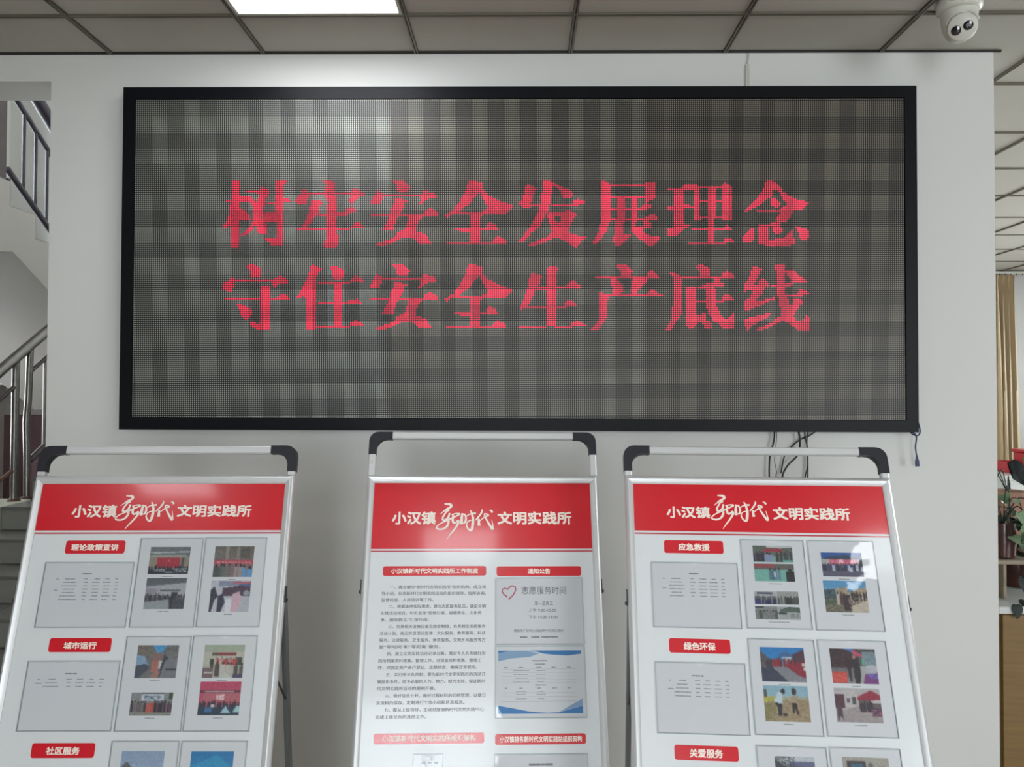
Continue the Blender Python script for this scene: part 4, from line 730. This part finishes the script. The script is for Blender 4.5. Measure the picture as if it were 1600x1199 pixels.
def sheet(B, sroot, box, label, photos=(), caps=(), group=None, notch=True, table=None, name='printed_sheet', seed=0, cut=.0):
    u0, v0, u1, v1 = box; c = B((u0+u1)/2, (v0+v1)/2, .0008)
    # clear sleeve, a part of the stand
    pk = empty('document_sleeve', tuple(c-sroot.location)); pk.parent = sroot
    e = .0016; rim = MB()
    for a in ((u0, v0, u1, v0+e), (u0, v1-e, u1, v1), (u0, v0+e, u0+e, v1-e), (u1-e, v0+e, u1, v1-e)): rim.box(a[0], a[1], -.0004, a[2], a[3], .0028)
    rim.v = [tuple(B(*p)) for p in rim.v]; rim.build('sleeve_rim', RIM, pk, recalc=True)
    film_ = MB()
    nn = 6; cu = (u0+u1)/2; top = [(u0+e, v0+e)] + ([(cu-.012, v0+e), (cu-.006, v0+.006), (cu+.006, v0+.006), (cu+.012, v0+e)] if notch else []) + [(u1-e, v0+e)]
    poly_mesh(B, 'sleeve_film', FILM, pk, [top + [(u1-e, v1-e), (u0+e, v1-e)]], .0024)
    # the paper inside is a thing of its own
    sh = empty(name, tuple(c)); tag(sh, label, 'sheet', group)
    m_ = .0035
    bbox_mesh(B, 'paper', PAPER, sh, u0+m_, v0+m_, u1-m_, v1-m_, -.0001, .0003)
    for i, (bx, ops) in enumerate(photos): photo(B, sh, bx, OPS[ops], seed*7+i)
    if caps: 
        for (uc, vc, wd) in caps: table_print(B, sh, [vc], [(uc-wd/2, uc+wd/2)], seed+int(vc*1000), DARKINK, hgt=.0018)
    if table:
        tu, tv, r0, r1, n = table
        table_print(B, sh, [tv], [(tu-.014, tu+.014)], seed+50, DARKINK, hgt=.0034)
        W_ = r1[0]-r0[0]; dv = (r1[1]-r0[1])/max(1, n-1); X = r0[0]
        table_print(B, sh, [r0[1]], [(X, X+.05*W_), (X+.14*W_, X+.30*W_), (X+.44*W_, X+.52*W_), (X+.60*W_, X+.70*W_), (X+.77*W_, X+.87*W_), (X+.94*W_, X+W_)], seed+1, GREYINK)
        table_print(B, sh, [r0[1]+dv*q for q in range(1, n)], [(X+.08*W_, X+.36*W_), (X+.44*W_, X+.52*W_), (X+.57*W_, X+.71*W_), (X+.74*W_, X+.89*W_), (X+.94*W_, X+W_)], seed+2, GREYINK)
        table_print(B, sh, [r0[1]+dv*(n-1)*.55], [(X-.02*W_, X+.07*W_)], seed+3, GREYINK)
    return sh
def cap_under(bx, dv=.006, wd=.03): return ((bx[0]+bx[2])/2, bx[3]+dv, wd)
GS = 'sheets in the clear sleeves of the poster stands'
for B, r, K in ((BL, SL, 'L'), (BR, SR, 'R')):
    T = B.T; side = 'left' if K == 'L' else 'right'
    first = '理论政策宣讲' if K == 'L' else '应急救援'; second = '城市运行' if K == 'L' else '绿色环保'; third = '社区服务' if K == 'L' else '关爱服务'
    nr = 7 if K == 'L' else 6; n2 = 3 if K == 'L' else 5
    sheet(B, r, T['A1'], 'sheet with small table in the upper row of the %s stand' % side, table=(T['A1t'][0], T['A1t'][1], T['A1r0'], T['A1r1'], nr), group=GS, seed=11)
    sheet(B, r, T['A2'], 'sheet with small table in the second row of the %s stand' % side, table=(T['A2t'][0], T['A2t'][1], T['A2r0'], T['A2r1'], n2), group=GS, seed=12)
    desc = {'LB1': 'meeting hall with red backdrop above a grey hall', 'LC1': 'red banner over a crowd above people with white cloth', 'LB2': 'street with parked car above a group by white banner', 'LC2': 'pale meeting room above a pink red hall',
            'RB1': 'two green court photos above four small grey photos', 'RC1': 'pink banner under blue sky above piled timber', 'RB2': 'street lined with red above two people in a field', 'RC2': 'market with red crates above a red canopy'}
    for q in ('B1', 'C1', 'B2', 'C2'):
        ph = [(T[n], K+n) for n in (q+'a', q+'b', q+'c', q+'d') if n in T]
        caps = [cap_under(bx) for bx, _ in ph]
        if K+q == 'RB1': caps = [cap_under(ph[1][0], wd=.05), cap_under(ph[3][0], wd=.07)]
        sheet(B, r, T[q], '%s stand sheet: %s' % (side, desc[K+q]), ph, caps, GS, seed=20+ord(q[0])+int(q[1]))
    for q in ('B3', 'C3'):
        a, b = T[q+'tl'], T[q+'tr']; pa, pb = T[q.lower()+'tl'], T[q.lower()+'tr']
        sheet(B, r, (a[0], a[1], b[0], a[1]+.2195), {'LB': 'sheet with pale sky photo at the bottom of the left stand', 'LC': 'sheet with bright blue photo at the bottom of the left stand', 'RB': 'sheet with grey blue photo at the bottom of the right stand', 'RC': 'sheet with door photo at the bottom right of the right stand'}[K+q[0]], [((pa[0], pa[1], pb[0], pa[1]+.075), K+q)], [((pa[0]+pb[0])/2 and ((pa[0]+pb[0])/2, pa[1]+.081, .03))], GS, seed=30+ord(q[0]))
# middle stand: service hours notice
T = BC.T
s1 = sheet(BC, SC, T['P1'], 'volunteer service hours notice with a pink heart outline on the middle stand', group=GS, notch=False)
text_fit(BC, s1, '志愿服务时间', T['n1'], DARKINK, .0006, .0); text_fit(BC, s1, '周一至周五', T['n2'], DARKINK, .0006, .0)
text_fit(BC, s1, '上午 9:00-12:00', T['n3'], DARKINK, .0006, .0); text_fit(BC, s1, '下午 14:30-18:00', T['n4'], DARKINK, .0006, .0)
text_fit(BC, s1, '德阳市广汉市小汉镇新时代文明实践所', T['n5'], DARKINK, .0006, .0)
table_print(BC, s1, [(T['n6'][1]+T['n6'][3])/2], [(T['n6'][0], T['n6'][0]+.024), (T['n6'][0]+.032, T['n6'][0]+.054), (T['n6'][0]+.058, T['n6'][2])], 5, GREYINK, hgt=.0045)
hb = T['heart']; HP = [(265,550),(330,490),(368,420),(362,375),(320,360),(285,375),(250,412),(215,392),(180,410),(172,440),(200,480),(248,518)]
pts = []; fs = []
Hs = [(hb[0]+(x-168)/(375-168)*(hb[2]-hb[0]), hb[1]+(y-358)/(555-358)*(hb[3]-hb[1])) for x, y in HP]
for i, (x, y) in enumerate(Hs):
    a = Vector(Hs[max(i-1, 0)]); b = Vector(Hs[min(i+1, len(Hs)-1)]); t = (b-a).normalized(); n_ = Vector((-t.y, t.x))*.0017
    pts += [tuple(BC(x+n_.x, y+n_.y, .0006)), tuple(BC(x-n_.x, y-n_.y, .0006))]
fs = [(2*i, 2*i+1, 2*i+3, 2*i+2) for i in range(len(Hs)-1)]
raw('heart_outline', pts, fs, HEART, s1)['label'] = 'pink heart outline logo'
# blue schedule
s2 = sheet(BC, SC, T['P2'], 'schedule with blue waves at top and bottom on the middle stand', group=GS)
u0, v0, u1, v1 = T['P2p']; du, dv = u1-u0, v1-v0
U = lambda x: u0+(x-120)/(1285-120)*du
V = lambda y: v0+(y-150)/(1030-150)*dv
poly_mesh(BC, 'blue_wave', BLUE, s2, [[(U(x), V(y)) for x, y in ((120,150),(300,150),(120,190))], [(U(x), V(y)) for x, y in ((530,150),(1285,150),(1285,200),(1100,222),(900,212),(760,195),(650,165))],
    [(U(x), V(y)) for x, y in ((120,920),(320,955),(560,1003),(800,1020),(960,1012),(1100,975),(1285,925),(1285,1030),(120,1030))]], .0005)
poly_mesh(BC, 'pale_wave', BLUEL, s2, [[(U(x), V(y)) for x, y in ((120,192),(300,152),(520,152),(700,190),(560,240),(300,262),(120,300))], [(U(x), V(y)) for x, y in ((960,1008),(1150,900),(1285,830),(1285,922),(1100,972))]], .0005)
table_print(BC, s2, [V(295)], [(U(540), U(860))], 3, GREYINK, hgt=.003); table_print(BC, s2, [V(343), V(637)], [(U(590), U(810))], 4, GREYINK, hgt=.003)
table_print(BC, s2, [V(390), V(680)], [(U(200), U(250)), (U(395), U(465)), (U(650), U(720)), (U(860), U(930)), (U(1060), U(1140))], 5, GREYINK, hgt=.0026)
table_print(BC, s2, [V(y) for y in (435, 487, 540, 590, 725, 765, 830)], [(U(320), U(550)), (U(640), U(780))], 6, FAINTINK, hgt=.002)
ln = [[(U(a), V(y)), (U(b), V(y)), (U(b), V(y)+.0004), (U(a), V(y)+.0004)] for y in (412, 460, 512, 560, 605, 740, 795, 860) for a, b in ((180, 1210),)]
poly_mesh(BC, 'table_rule', FAINTINK, s2, ln, .0005)
s3 = sheet(BC, SC, (T['q1a'][0], T['q1a'][1], T['q1b'][0], T['q1a'][1]+.11), 'small portrait card at the lower edge of the middle stand, left of centre', group=GS)
table_print(BC, s3, [T['q1t0'][1]], [(T['q1t0'][0], T['q1t0'][0]+.014), (T['q1t0'][0]+.019, T['q1t0'][0]+.030), (T['q1t0'][0]+.036, T['q1t0'][0]+.046)], 9, GREYINK, hgt=.005)
s4 = sheet(BC, SC, (T['q2a'][0], T['q2a'][1], T['q2b'][0], T['q2a'][1]+.18), 'landscape sheet at the lower edge of the middle stand, right half', group=GS)
table_print(BC, s4, [T['q2t0'][1]+.002], [(T['q2t0'][0], T['q2t1'][0])], 10, GREYINK, hgt=.006)

# ---------------------------------------------------------------- dome camera
cx, cy = 1.463, 2.566
dc = empty('dome_camera', (cx, cy, CZ)); tag(dc, 'white turret security camera on the ceiling near the wall corner', 'camera')
MB().lathe([(.0001, CZ-.001), (.068, CZ-.001), (.071, CZ-.012), (.070, CZ-.030), (.064, CZ-.038), (.058, CZ-.042)], (cx, cy, 0), 36).build('mount_base', WHITEPL, dc, smooth=True)
ctr = Vector((cx+.002, cy-.012, CZ-.096)); tgt = Vector((.1, 0, CAM_Z)); ax = (tgt-ctr).normalized()
hb_ = Vector((cx+.003, cy+.006, 0))
MB().lathe([(.058, CZ-.040), (.0565, CZ-.055), (.054, CZ-.078), (.049, CZ-.100), (.041, CZ-.118), (.030, CZ-.130), (.0001, CZ-.134)], hb_, 36).build('housing', WHITEPL, dc, smooth=True)
MB().lathe([(.0001, -.046), (.026, -.039), (.042, -.018), (.046, 0), (.0455, .012), (.0435, .020), (.0425, .0225), (.041, .0235), (.0001, .0245)], ctr+ax*.012, 36, axis=ax).build('eyeball', WHITEPL, dc, smooth=True)
A = ax.cross(Vector((0, 0, 1))).normalized(); Bv = A.cross(ax)
fc = ctr+ax*(.012+.0245)
a0 = math.radians(15); d1 = (Bv*math.sin(a0)-A*math.cos(a0))
MB().lathe([(.0001, 0), (.0148, 0), (.0148, .0014), (.0135, .002), (.0001, .0018)], fc-d1*.0185-Bv*.003, 28, axis=ax).build('lens', LENS, dc, smooth=True)['label'] = 'black lens window'
ring = MB().lathe([(.0001, 0), (.0148, 0), (.0148, .0014), (.0135, .002), (.0001, .0018)], fc+d1*.0175-Bv*.003, 28, axis=ax).build('infrared_window', LENS, dc, smooth=True)
mb = MB()
for (p, q, a, b) in ((-.006, -.006, -.003, .005), (-.003, .003, .006, .006), (.003, -.006, .006, .003), (-.002, -.003, .002, .001)):
    c_ = fc+d1*.0175-Bv*.003+ax*.0023; d2 = ax.cross(d1); n0 = len(mb.v)
    mb.v += [tuple(c_+d1*x+d2*y) for x, y in ((p, q), (a, q), (a, b), (p, b))]; mb.f.append((n0, n0+1, n0+2, n0+3))
mb.build('emitter', GLASSY, ring)
# curved brow above the eyeball
mb = MB(); arc = []
for q in range(0, 13):
    t = math.radians(15+150*q/12); arc.append(tuple(ctr+ax*.016+A*math.cos(t)*.050+Bv*math.sin(t)*.050))
mb.tube(arc, .0035, 8); mb.build('brow', WHITEPL, dc, smooth=True)

# ---------------------------------------------------------------- cables
CC = cam.matrix_world
def at(px, py, Y):
    d = R_*((px-800)/1194.36) - U_*((py-599.5)/1194.36) + F_
    return Vector((0, 0, CAM_Z)) + d*(Y/d.y)
def smooth_pts(P, n=4):
    P = [Vector(p) for p in P]; P = [P[0]*2-P[1]]+P+[P[-1]*2-P[-2]]; L = []
    for i in range(1, len(P)-2):
        for k in range(n):
            t = k/n; a, b, c, d = P[i-1], P[i], P[i+1], P[i+2]
            L.append(.5*((2*b)+(c-a)*t+(2*a-5*b+4*c-d)*t*t+(3*b-a-3*c+d)*t**3))
    return L+[P[-2]]
def cable(pts, r, m, label, Y=2.93, group=None, name='cable'):
    P = smooth_pts([at(x, y, Y+(.0 if len(t_) == 0 else t_[0])) for x, y, *t_ in pts])
    c = P[0]; o = empty(name, (0, 0, 0)); bpy.data.objects.remove(o)
    mb = MB().tube(P, r, 8); me = mb.mesh(name, c); me.materials.append(m)
    for p in me.polygons: p.use_smooth = True
    o = bpy.data.objects.new(name, me); o.location = c; COL.objects.link(o)
    return tag(o, label, 'cable', group)
GC = 'black cables hanging below the display'
cable([(1210.5, 668), (1209.7, 685.6), (1206.9, 698.7), (1203, 713.7), (1202, 728.7), (1202, 745.6), (1203, 780), (1208, 860)], .0032, CABLE, 'leftmost thick black cable hanging from the display behind the right stand', group=GC)
cable([(1214, 668), (1213, 690), (1210.6, 712.8), (1210.2, 721), (1213.4, 738), (1212, 745.6), (1210, 790)], .0013, CABLE, 'hair-thin black wire beside the leftmost cable', group=GC)
cable([(1246, 668), (1249.6, 683.7), (1249.6, 698.7), (1245.3, 712.8), (1233, 725), (1225.6, 736), (1222.5, 747), (1220, 790)], .0036, CABLE, 'thick black cable that swings left as it drops behind the handle bar', 2.925, group=GC)
cable([(1280, 670), (1265, 681), (1250, 687.5), (1236, 699), (1226, 712), (1220, 740)], .0026, CABLE, 'black cable running diagonally down left across the others', 2.94, group=GC)
cable([(1256.6, 668), (1258.4, 685), (1261.3, 699), (1262.2, 716), (1262.2, 745.6), (1262, 790)], .0026, CABLE, 'left one of the two straight black cables on the right of the bundle', 2.93, group=GC)
cable([(1263.5, 668), (1261, 687), (1261, 699), (1262, 728), (1258, 746), (1256, 790)], .0024, CABLE, 'right one of the two straight black cables, crossing its neighbour', 2.94, group=GC)
b = cable([(1433, 655, -.03), (1437, 668, -.04), (1437.6, 676, -.04), (1434, 681, -.04), (1426, 679, -.04), (1423, 675, -.02), (1429, 678, -.05), (1432, 684, -.05), (1430.5, 697, -.04), (1431, 705, -.04), (1432.4, 713, -.04)], .0026, CABLEB, 'dark blue cable looped at the lower right corner of the display with a plug hanging', 2.93, name='plug_cable')
p0 = at(1432.4, 712, 2.89); p1 = at(1433.6, 729, 2.89)
mb = MB().tube([p0, p0.lerp(p1, .25), p0.lerp(p1, .5), p1], [.0036, .005, .0078, .0086], 10, flat=.6); mb.build('plug', CABLEB, b)
cable([(1167.5, 83), (1169, 92), (1167, 101), (1167, 120), (1168.5, 136)], .0012, CABLEW, 'thin pale wire hanging from the ceiling to the display, left strand', 2.945, 'pale wires from the ceiling')
cable([(1171, 83), (1168.5, 100), (1169.5, 120), (1170, 136)], .0012, CABLEW, 'thin pale wire hanging from the ceiling to the display, right strand', 2.945, 'pale wires from the ceiling')
cd0 = at(1167.5, 101, 2.948); mb = MB(); mb.box(cd0.x-.008, 2.944, 2.69, cd0.x+.008, 2.951, cd0.z); t_ = mb.build('wire_cover', mat('wire_cover_white', (196, 192, 182), .5)); tag(t_, 'slim white cover strip over the pale wires above the display', 'cable cover')

# ---------------------------------------------------------------- staircase behind the opening
st = empty('staircase', (-2.7, 4.0, 0)); tag(st, 'grey tiled flight of stairs rising away from the opening', 'stairs')
r_, g_, d0 = .155, .312, 3.77
for n in range(1, 13):
    y = d0+g_*(n-1); z = r_*n
    for q in range(3):
        xa, xb = -3.44+q*.53, -3.44+(q+1)*.53-.003
        MB().bbox(xa, y, z-r_+.003, min(xb, -1.858), y+.02, z-.022, .001).build('riser_tile', STEP, st)
        MB().bbox(xa, y-.012, z-.02, min(xb, -1.858), y+g_+.018, z, .002).build('tread_tile', STEPT, st)
mb = MB(); poly = [(d0+.02, 0)]
for n in range(1, 13): poly += [(d0+.02+g_*(n-1), r_*n-.021), (d0+.02+g_*n, r_*n-.021)]
poly += [(d0+g_*12, 0)]
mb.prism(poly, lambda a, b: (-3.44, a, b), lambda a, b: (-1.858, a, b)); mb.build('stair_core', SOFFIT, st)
MB().bbox(-4.2, 4.95, 0, -3.445, 5.34, .785, .01).build('tiled_plinth', STEPL, st)['label'] = 'pale tiled plinth under the first post'
MB().tube([(-3.5, 5.38, 1.045), (-3.5, 7.2, 2.08)], .022, 8).build('side_curb', STEELD, st)
mb = MB(); mb.prism([(5.36, .785), (5.36, 1.02), (7.2, 2.06), (7.2, .785)], lambda a, b: (-3.53, a, b), lambda a, b: (-3.46, a, b)); mb.build('side_wall', PURPLE, st)
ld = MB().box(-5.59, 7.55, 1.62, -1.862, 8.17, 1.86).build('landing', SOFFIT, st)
# upper flight
up = empty('upper_flight', (-4.3, 6.0, 2.5)); tag(up, 'underside and stepped side of the upper stair flight coming back overhead', 'stairs')
poly = [(3.21, 3.01), (5.28, 3.01)]; y, z = 5.28, 3.01
while y < 7.3:
    z -= .173; poly += [(y, z), (y+.28, z)]; y += .28
yend = y
poly += [(yend, z-.25), (5.32, 2.525), (5.18, 2.50), (3.21, 2.50)]
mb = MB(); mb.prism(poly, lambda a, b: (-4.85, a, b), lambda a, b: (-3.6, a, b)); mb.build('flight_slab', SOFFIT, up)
y, z = 5.0, 3.01
for n in range(8):
    MB().bbox(-4.84, y, z, -3.615, y+.275, z+.012, .002).build('tread_tile', STEPT, up); y += .28; z -= .173
# lower railing
def railing(name, label):
    o = empty(name, (-3.5, 5.0, .8)); return tag(o, label, 'railing')
rl = railing('stair_railing', 'steel railing with round posts along the lower stair flight')
zr = lambda d: 1.705+.63*(d-5.115)
MB().tube([(-3.5, 3.95, zr(3.95)), (-3.5, 6.9, zr(6.9))], .036, 14).build('handrail', STEEL, rl, smooth=True)
MB().tube([(-3.5, 3.95, zr(3.95)-.195), (-3.5, 5.22, zr(5.22)-.195)], .014, 10).build('mid_rail', STEELD, rl, smooth=True)
MB().tube([(-3.5, 5.37, zr(5.37)-.195), (-3.5, 6.9, zr(6.9)-.195)], .014, 10).build('mid_rail', STEELD, rl, smooth=True)
for d, rr in ((5.224, .024), (5.364, .023)):
    kink = .012 if d > 5.3 else 0
    MB().tube([(-3.5, d, .787), (-3.5-kink*.3, d, 1.1), (-3.5-kink, d, 1.32), (-3.5, d, 1.5), (-3.5+kink*.6, d, zr(d)-.02)], rr, 12).build('post', STEEL, rl, smooth=True)
    MB().lathe([(.042, .785), (.042, .792), (.026, .800)], (-3.5, d, 0), 16).build('foot_plate', RUST, rl)
MB().tube([(-3.5, 4.85, .84), (-3.5, 5.2, .99)], .014, 8).build('low_rail', RUST, rl)
for q in range(7):
    d = 5.545+.19*q; zb = 1.045+.5687*(d-5.38)
    MB().tube([(-3.5, d, zb), (-3.5, d, zr(d)-.2)], .011, 10).build('baluster', STEEL, rl, smooth=True)
for d in (4.0, 4.3, 4.6, 4.9):
    MB().tube([(-3.5, d, .0), (-3.5, d, zr(d)-.2)], .011, 8).build('baluster', STEEL, rl, smooth=True)
# upper railing
ru = empty('upper_railing', (-3.65, 5.9, 3.0)); tag(ru, 'dark railing of the upper stair flight seen against the bright wall', 'railing')
DKR = mat('backlit_dark_rail', (50, 44, 52), .5, .0)  # silhouette against the bright wall is put into this dark colour
def zl(z0): return lambda d: z0-.655*(d-5.38)
for nm, z0, rr in (('handrail', 3.905, .045), ('mid_rail', 3.655, .019), ('low_rail', 3.075, .021)):
    f = zl(z0); MB().tube([(-3.65, 5.32, f(5.32)), (-3.65, 7.0, f(7.0))], rr, 12).build(nm, DKR, ru, smooth=True)
f1, f2 = zl(3.655), zl(3.075)
for q in range(11):
    d = 5.496+.137*q; MB().tube([(-3.65, d, f2(d)), (-3.65, d, f1(d))], .0125, 8).build('baluster', DKR, ru, smooth=True)
MB().bbox(-3.745, 5.22, 3.02, -3.645, 5.31, 4.15, .006).build('newel_post', STEELD, ru)
MB().box(-3.66, 5.325, 2.86, -3.645, 5.35, 3.05).build('bracket', STEELD, ru)

# ---------------------------------------------------------------- right side of the hall
# curtain
cu = MB(); N = 90; pts0 = []
for row, (z, sp) in enumerate(((2.80, .62), (2.70, .66), (2.2, .72), (1.6, .74), (.8, .70), (.06, .74))):
    for i in range(N+1):
        t = i/N; ph = t*2*math.pi*9
        x = 4.58+ (5.09-4.58)*t*(1.0) + .012*math.sin(ph*2+row); yv = 7.99+ .045*math.sin(ph+.25*row*math.sin(t*9))
        if row >= 2: x += (.04*(row-1)*.35)*t
        cu.v.append((x, yv, z))
for r0 in range(5):
    for i in range(N): a = r0*(N+1)+i; cu.f.append((a, a+1, a+N+2, a+N+1))
cr = empty('curtain', (4.9, 8.0, 0)); tag(cr, 'beige pleated curtain gathered against the far wall', 'curtain')
cu.build('curtain_cloth', CURTAIN, cr, smooth=True, recalc=False)
MB().box(3.2, 7.96, 2.812, 5.9, 8.04, 2.838).build('curtain_track', WHITEPL, cr)
for i in range(10):
    MB().tube([(4.62+.06*i, 7.95, 2.79), (4.62+.06*i, 7.95, 2.815)], .004, 6).build('hook', STEELD, cr)
# far white cabinet with red box and tray
wc = empty('white_cabinet', (4.4, 5.7, 0)); tag(wc, 'white laminate cabinet by the far wall under the red boxes', 'cabinet')
MB().bbox(3.44, 5.5, .05, 5.4, 5.95, .935, .003).build('cabinet_body', CABW, wc)
MB().bbox(3.42, 5.48, .935, 5.42, 5.97, .965, .003).build('cabinet_top', CABW, wc)
for q in range(3):
    MB().bbox(3.46+q*.65, 5.488, .08, 4.09+q*.65, 5.5, .90, .003).build('cabinet_door', CABW, wc)
tr = empty('red_tray', (3.95, 5.65, .965)); tag(tr, 'flat red tray box lying on the white cabinet', 'box')
mb = MB().bbox(3.60, 5.52, .9655, 4.3, 5.85, .975, .003); mb.box(3.58, 5.50, .967, 4.32, 5.515, 1.045); mb.box(3.58, 5.855, .967, 4.32, 5.87, 1.045); mb.box(3.58, 5.515, .967, 3.595, 5.855, 1.045); mb.box(4.305, 5.515, .967, 4.32, 5.855, 1.045)
mb.build('tray_shell', REDBOX, tr)
rb = empty('red_gift_box', (3.9, 5.7, .975)); tag(rb, 'upright red gift box standing in the red tray', 'box')
MB().bbox(3.68, 5.6, .9765, 4.1, 5.8, 1.115, .004).build('box_body', REDBOX, rb); MB().bbox(3.67, 5.59, 1.116, 4.11, 5.81, 1.138, .004).build('box_lid', REDBOX, rb)
# near low cabinet of oak with white top
oc = empty('oak_cabinet', (2.6, 3.55, 0)); tag(oc, 'low oak veneered cabinet with white top just past the wall corner', 'cabinet')
MB().bbox(1.85, 3.01, .03, 3.4, 3.5, .676, .003).build('cabinet_body', WOOD, oc)
MB().bbox(1.835, 2.985, .677, 3.42, 3.52, .705, .003).build('cabinet_top', CABW, oc)
for q in range(2): MB().bbox(1.855+q*.77, 2.995, .035, 2.62+q*.77, 3.01, .672, .002).build('cabinet_door', WOOD, oc)
MB().box(1.87, 3.05, 0, 3.38, 3.48, .03).build('plinth', SLOT, oc)
# plank shelf on two side boards
ps = empty('plant_shelf', (1.95, 3.15, .706)); tag(ps, 'small grey brown wooden shelf standing on the oak cabinet', 'shelf')
MB().bbox(1.845, 3.09, .845, 2.035, 3.21, .863, .002).build('shelf_board', PLANK, ps)
for x in (1.85, 1.925): MB().bbox(x, 3.10, .707, x+.012, 3.20, .844, .001).build('side_board', PLANK, ps)
def leaf_mesh(name, L, Wd, m, fold=.25, droop=.35):
    """heart shaped leaf along +Y with a folded midrib"""
    out = [(0, 0), (.30, -.12), (.48, .08), (.50, .3), (.40, .56), (.2, .82), (0, 1)]
    vs = []; n = len(out)
    for k, (a, b) in enumerate(out):
        y = b*L; z = -droop*L*(b**2)
        vs.append((0, y if a == 0 else (b*.9+.03)*L, z)); vs.append((a*Wd, y, z+fold*a*Wd-.1*a*a*Wd)); vs.append((-a*Wd, y, z+fold*a*Wd-.1*a*a*Wd))
    fs = []
    for k in range(n-1):
        c0, r0, l0, c1, r1, l1 = 3*k, 3*k+1, 3*k+2, 3*k+3, 3*k+4, 3*k+5
        fs += [(c0, r0, r1, c1), (c0, c1, l1, l0)]
    me = bpy.data.meshes.new(name); me.from_pydata(vs, [], fs); me.update(); me.materials.append(m)
    for p in me.polygons: p.use_smooth = True
    return me
LM = [leaf_mesh('leaf', .085, .075, LEAF), leaf_mesh('leaf', .07, .06, LEAFD), leaf_mesh('leaf', .06, .055, LEAFY), leaf_mesh('leaf', .08, .06, LEAFV)]
def plant(name, label, base, potprof, potm, leaves, stems, seed, zc):
    rs = random.Random(seed); r = empty(name, base); tag(r, label, 'plant', None)
    MB().lathe([(a, b) for a, b in potprof], base, 28).build('pot', potm, r, smooth=True)
    zt = potprof[-1][1]; MB().lathe([(.0001, zt-.02), (potprof[-1][0]*.9, zt-.02), (potprof[-1][0]*.9, zt-.012), (.0001, zt-.008)], base, 20).build('soil', SOIL, r)
    for q in range(stems):
        a = rs.uniform(0, 6.28); R = rs.uniform(.05, .16); h_ = rs.uniform(.02, .14)
        p = [Vector(base)+Vector((0, 0, zt-.012)), Vector(base)+Vector((math.cos(a)*R*.5, math.sin(a)*R*.5, zt+h_)), Vector(base)+Vector((math.cos(a)*R, math.sin(a)*R, zt+h_*.7)), Vector(base)+Vector((math.cos(a)*R*1.2, math.sin(a)*R*1.2, zt-.05))]
        MB().tube(smooth_pts(p), .0022, 6).build('stem', LEAFD, r)
    for q in range(leaves):
        a = rs.uniform(0, 6.28); R = rs.uniform(.03, .15); zz = zt+rs.uniform(-.06, .15)
        o = bpy.data.objects.new('leaf', LM[rs.choice(zc)]); COL.objects.link(o); o.parent = r
        o.location = (math.cos(a)*R, math.sin(a)*R, zz); o.rotation_euler = (rs.uniform(-.9, .5), rs.uniform(-.5, .5), a-math.pi/2+rs.uniform(-.6, .6)); s_ = rs.uniform(.7, 1.15); o.scale = (s_, s_, s_)
    return r
p1 = plant('potted_pothos', 'pothos in a dark red brown glazed pot standing on the oak cabinet top', (2.125, 3.34, .706), [(.055, 0), (.068, .005), (.082, .06), (.086, .12), (.080, .155)], GLAZE, 26, 8, 4, [0, 0, 0, 1, 2])
p2 = plant('potted_ivy', 'trailing plant in a dark pot on the small wooden shelf', (1.955, 3.15, .864), [(.034, 0), (.044, .004), (.048, .07), (.044, .14)], GLAZE, 16, 8, 8, [0, 1, 3, 3])
p3 = plant('potted_rubber_plant', 'clay pot with one broad dark leaf behind the oak cabinet', (2.37, 3.78, .0), [(.10, 0), (.11, .01), (.13, .4), (.11, .9), (.085, 1.06)], CLAY, 12, 5, 12, [3, 3, 0])
p3.location.z = 0
big = bpy.data.objects.new('leaf', leaf_mesh('leaf', .19, .15, LEAFB, droop=.5)); COL.objects.link(big); big.parent = p3
big.location = (-.03, -.09, 1.155); big.rotation_euler = (-.35, .9, -1.75); big['label'] = 'broad almost black leaf'
for (x, y, z, rx, ry, rz, k, s_, p) in ((2.075, 3.08, .90, -1.2, .1, 2.9, 0, 1.2, p1), (2.10, 3.06, .86, -1.3, .2, 3.3, 0, 1.0, p1), (1.99, 3.04, 1.00, -1.0, -.2, 2.9, 3, 1.1, p2), (1.97, 3.02, .98, -1.2, .2, 3.4, 3, .9, p2),
        (1.96, 3.02, .72, -.3, .1, 2.8, 1, .9, p1), (2.03, 3.03, .725, -.3, -.1, 3.4, 0, .9, p1), (1.90, 2.985, .71, -1.1, .0, 3.1, 1, .7, p1), (2.06, 3.10, 1.10, -.9, .3, 2.6, 2, 1.0, p2), (2.02, 3.05, .93, -1.1, .2, 3.0, 1, 1.1, p2), (2.07, 3.05, .80, -1.2, -.1, 3.2, 0, 1.2, p1), (1.98, 3.05, .80, -1.1, .1, 2.9, 1, 1.0, p1), (2.08, 3.08, 1.03, -1.0, .2, 3.0, 0, 1.1, p2), (1.94, 3.02, 1.06, -.9, .2, 3.3, 3, .8, p2), (2.05, 3.12, .97, -.9, .3, 2.2, 0, 1.0, p2), (2.03, 3.1, 1.03, -.7, -.3, 3.8, 0, .9, p2)):
    o = bpy.data.objects.new('leaf', LM[k]); COL.objects.link(o); o.parent = p; o.location = Vector((x, y, z))-p.location; o.rotation_euler = (rx, ry, rz); o.scale = (s_,)*3
for P_ in ([(1.955, 3.15, 1.0), (1.99, 3.1, 1.11), (2.04, 3.06, 1.05), (2.05, 3.05, .9), (2.04, 3.04, .76)], [(1.955, 3.15, 1.0), (1.97, 3.08, 1.08), (2.01, 3.05, 1.0), (2.07, 3.06, .93), (2.12, 3.08, .9)], [(1.96, 3.15, 1.0), (2.02, 3.12, 1.02), (2.07, 3.1, 1.12), (2.10, 3.1, 1.18)]):
    MB().tube(smooth_pts(P_), .0028, 6).build('vine', LEAFD, p2)
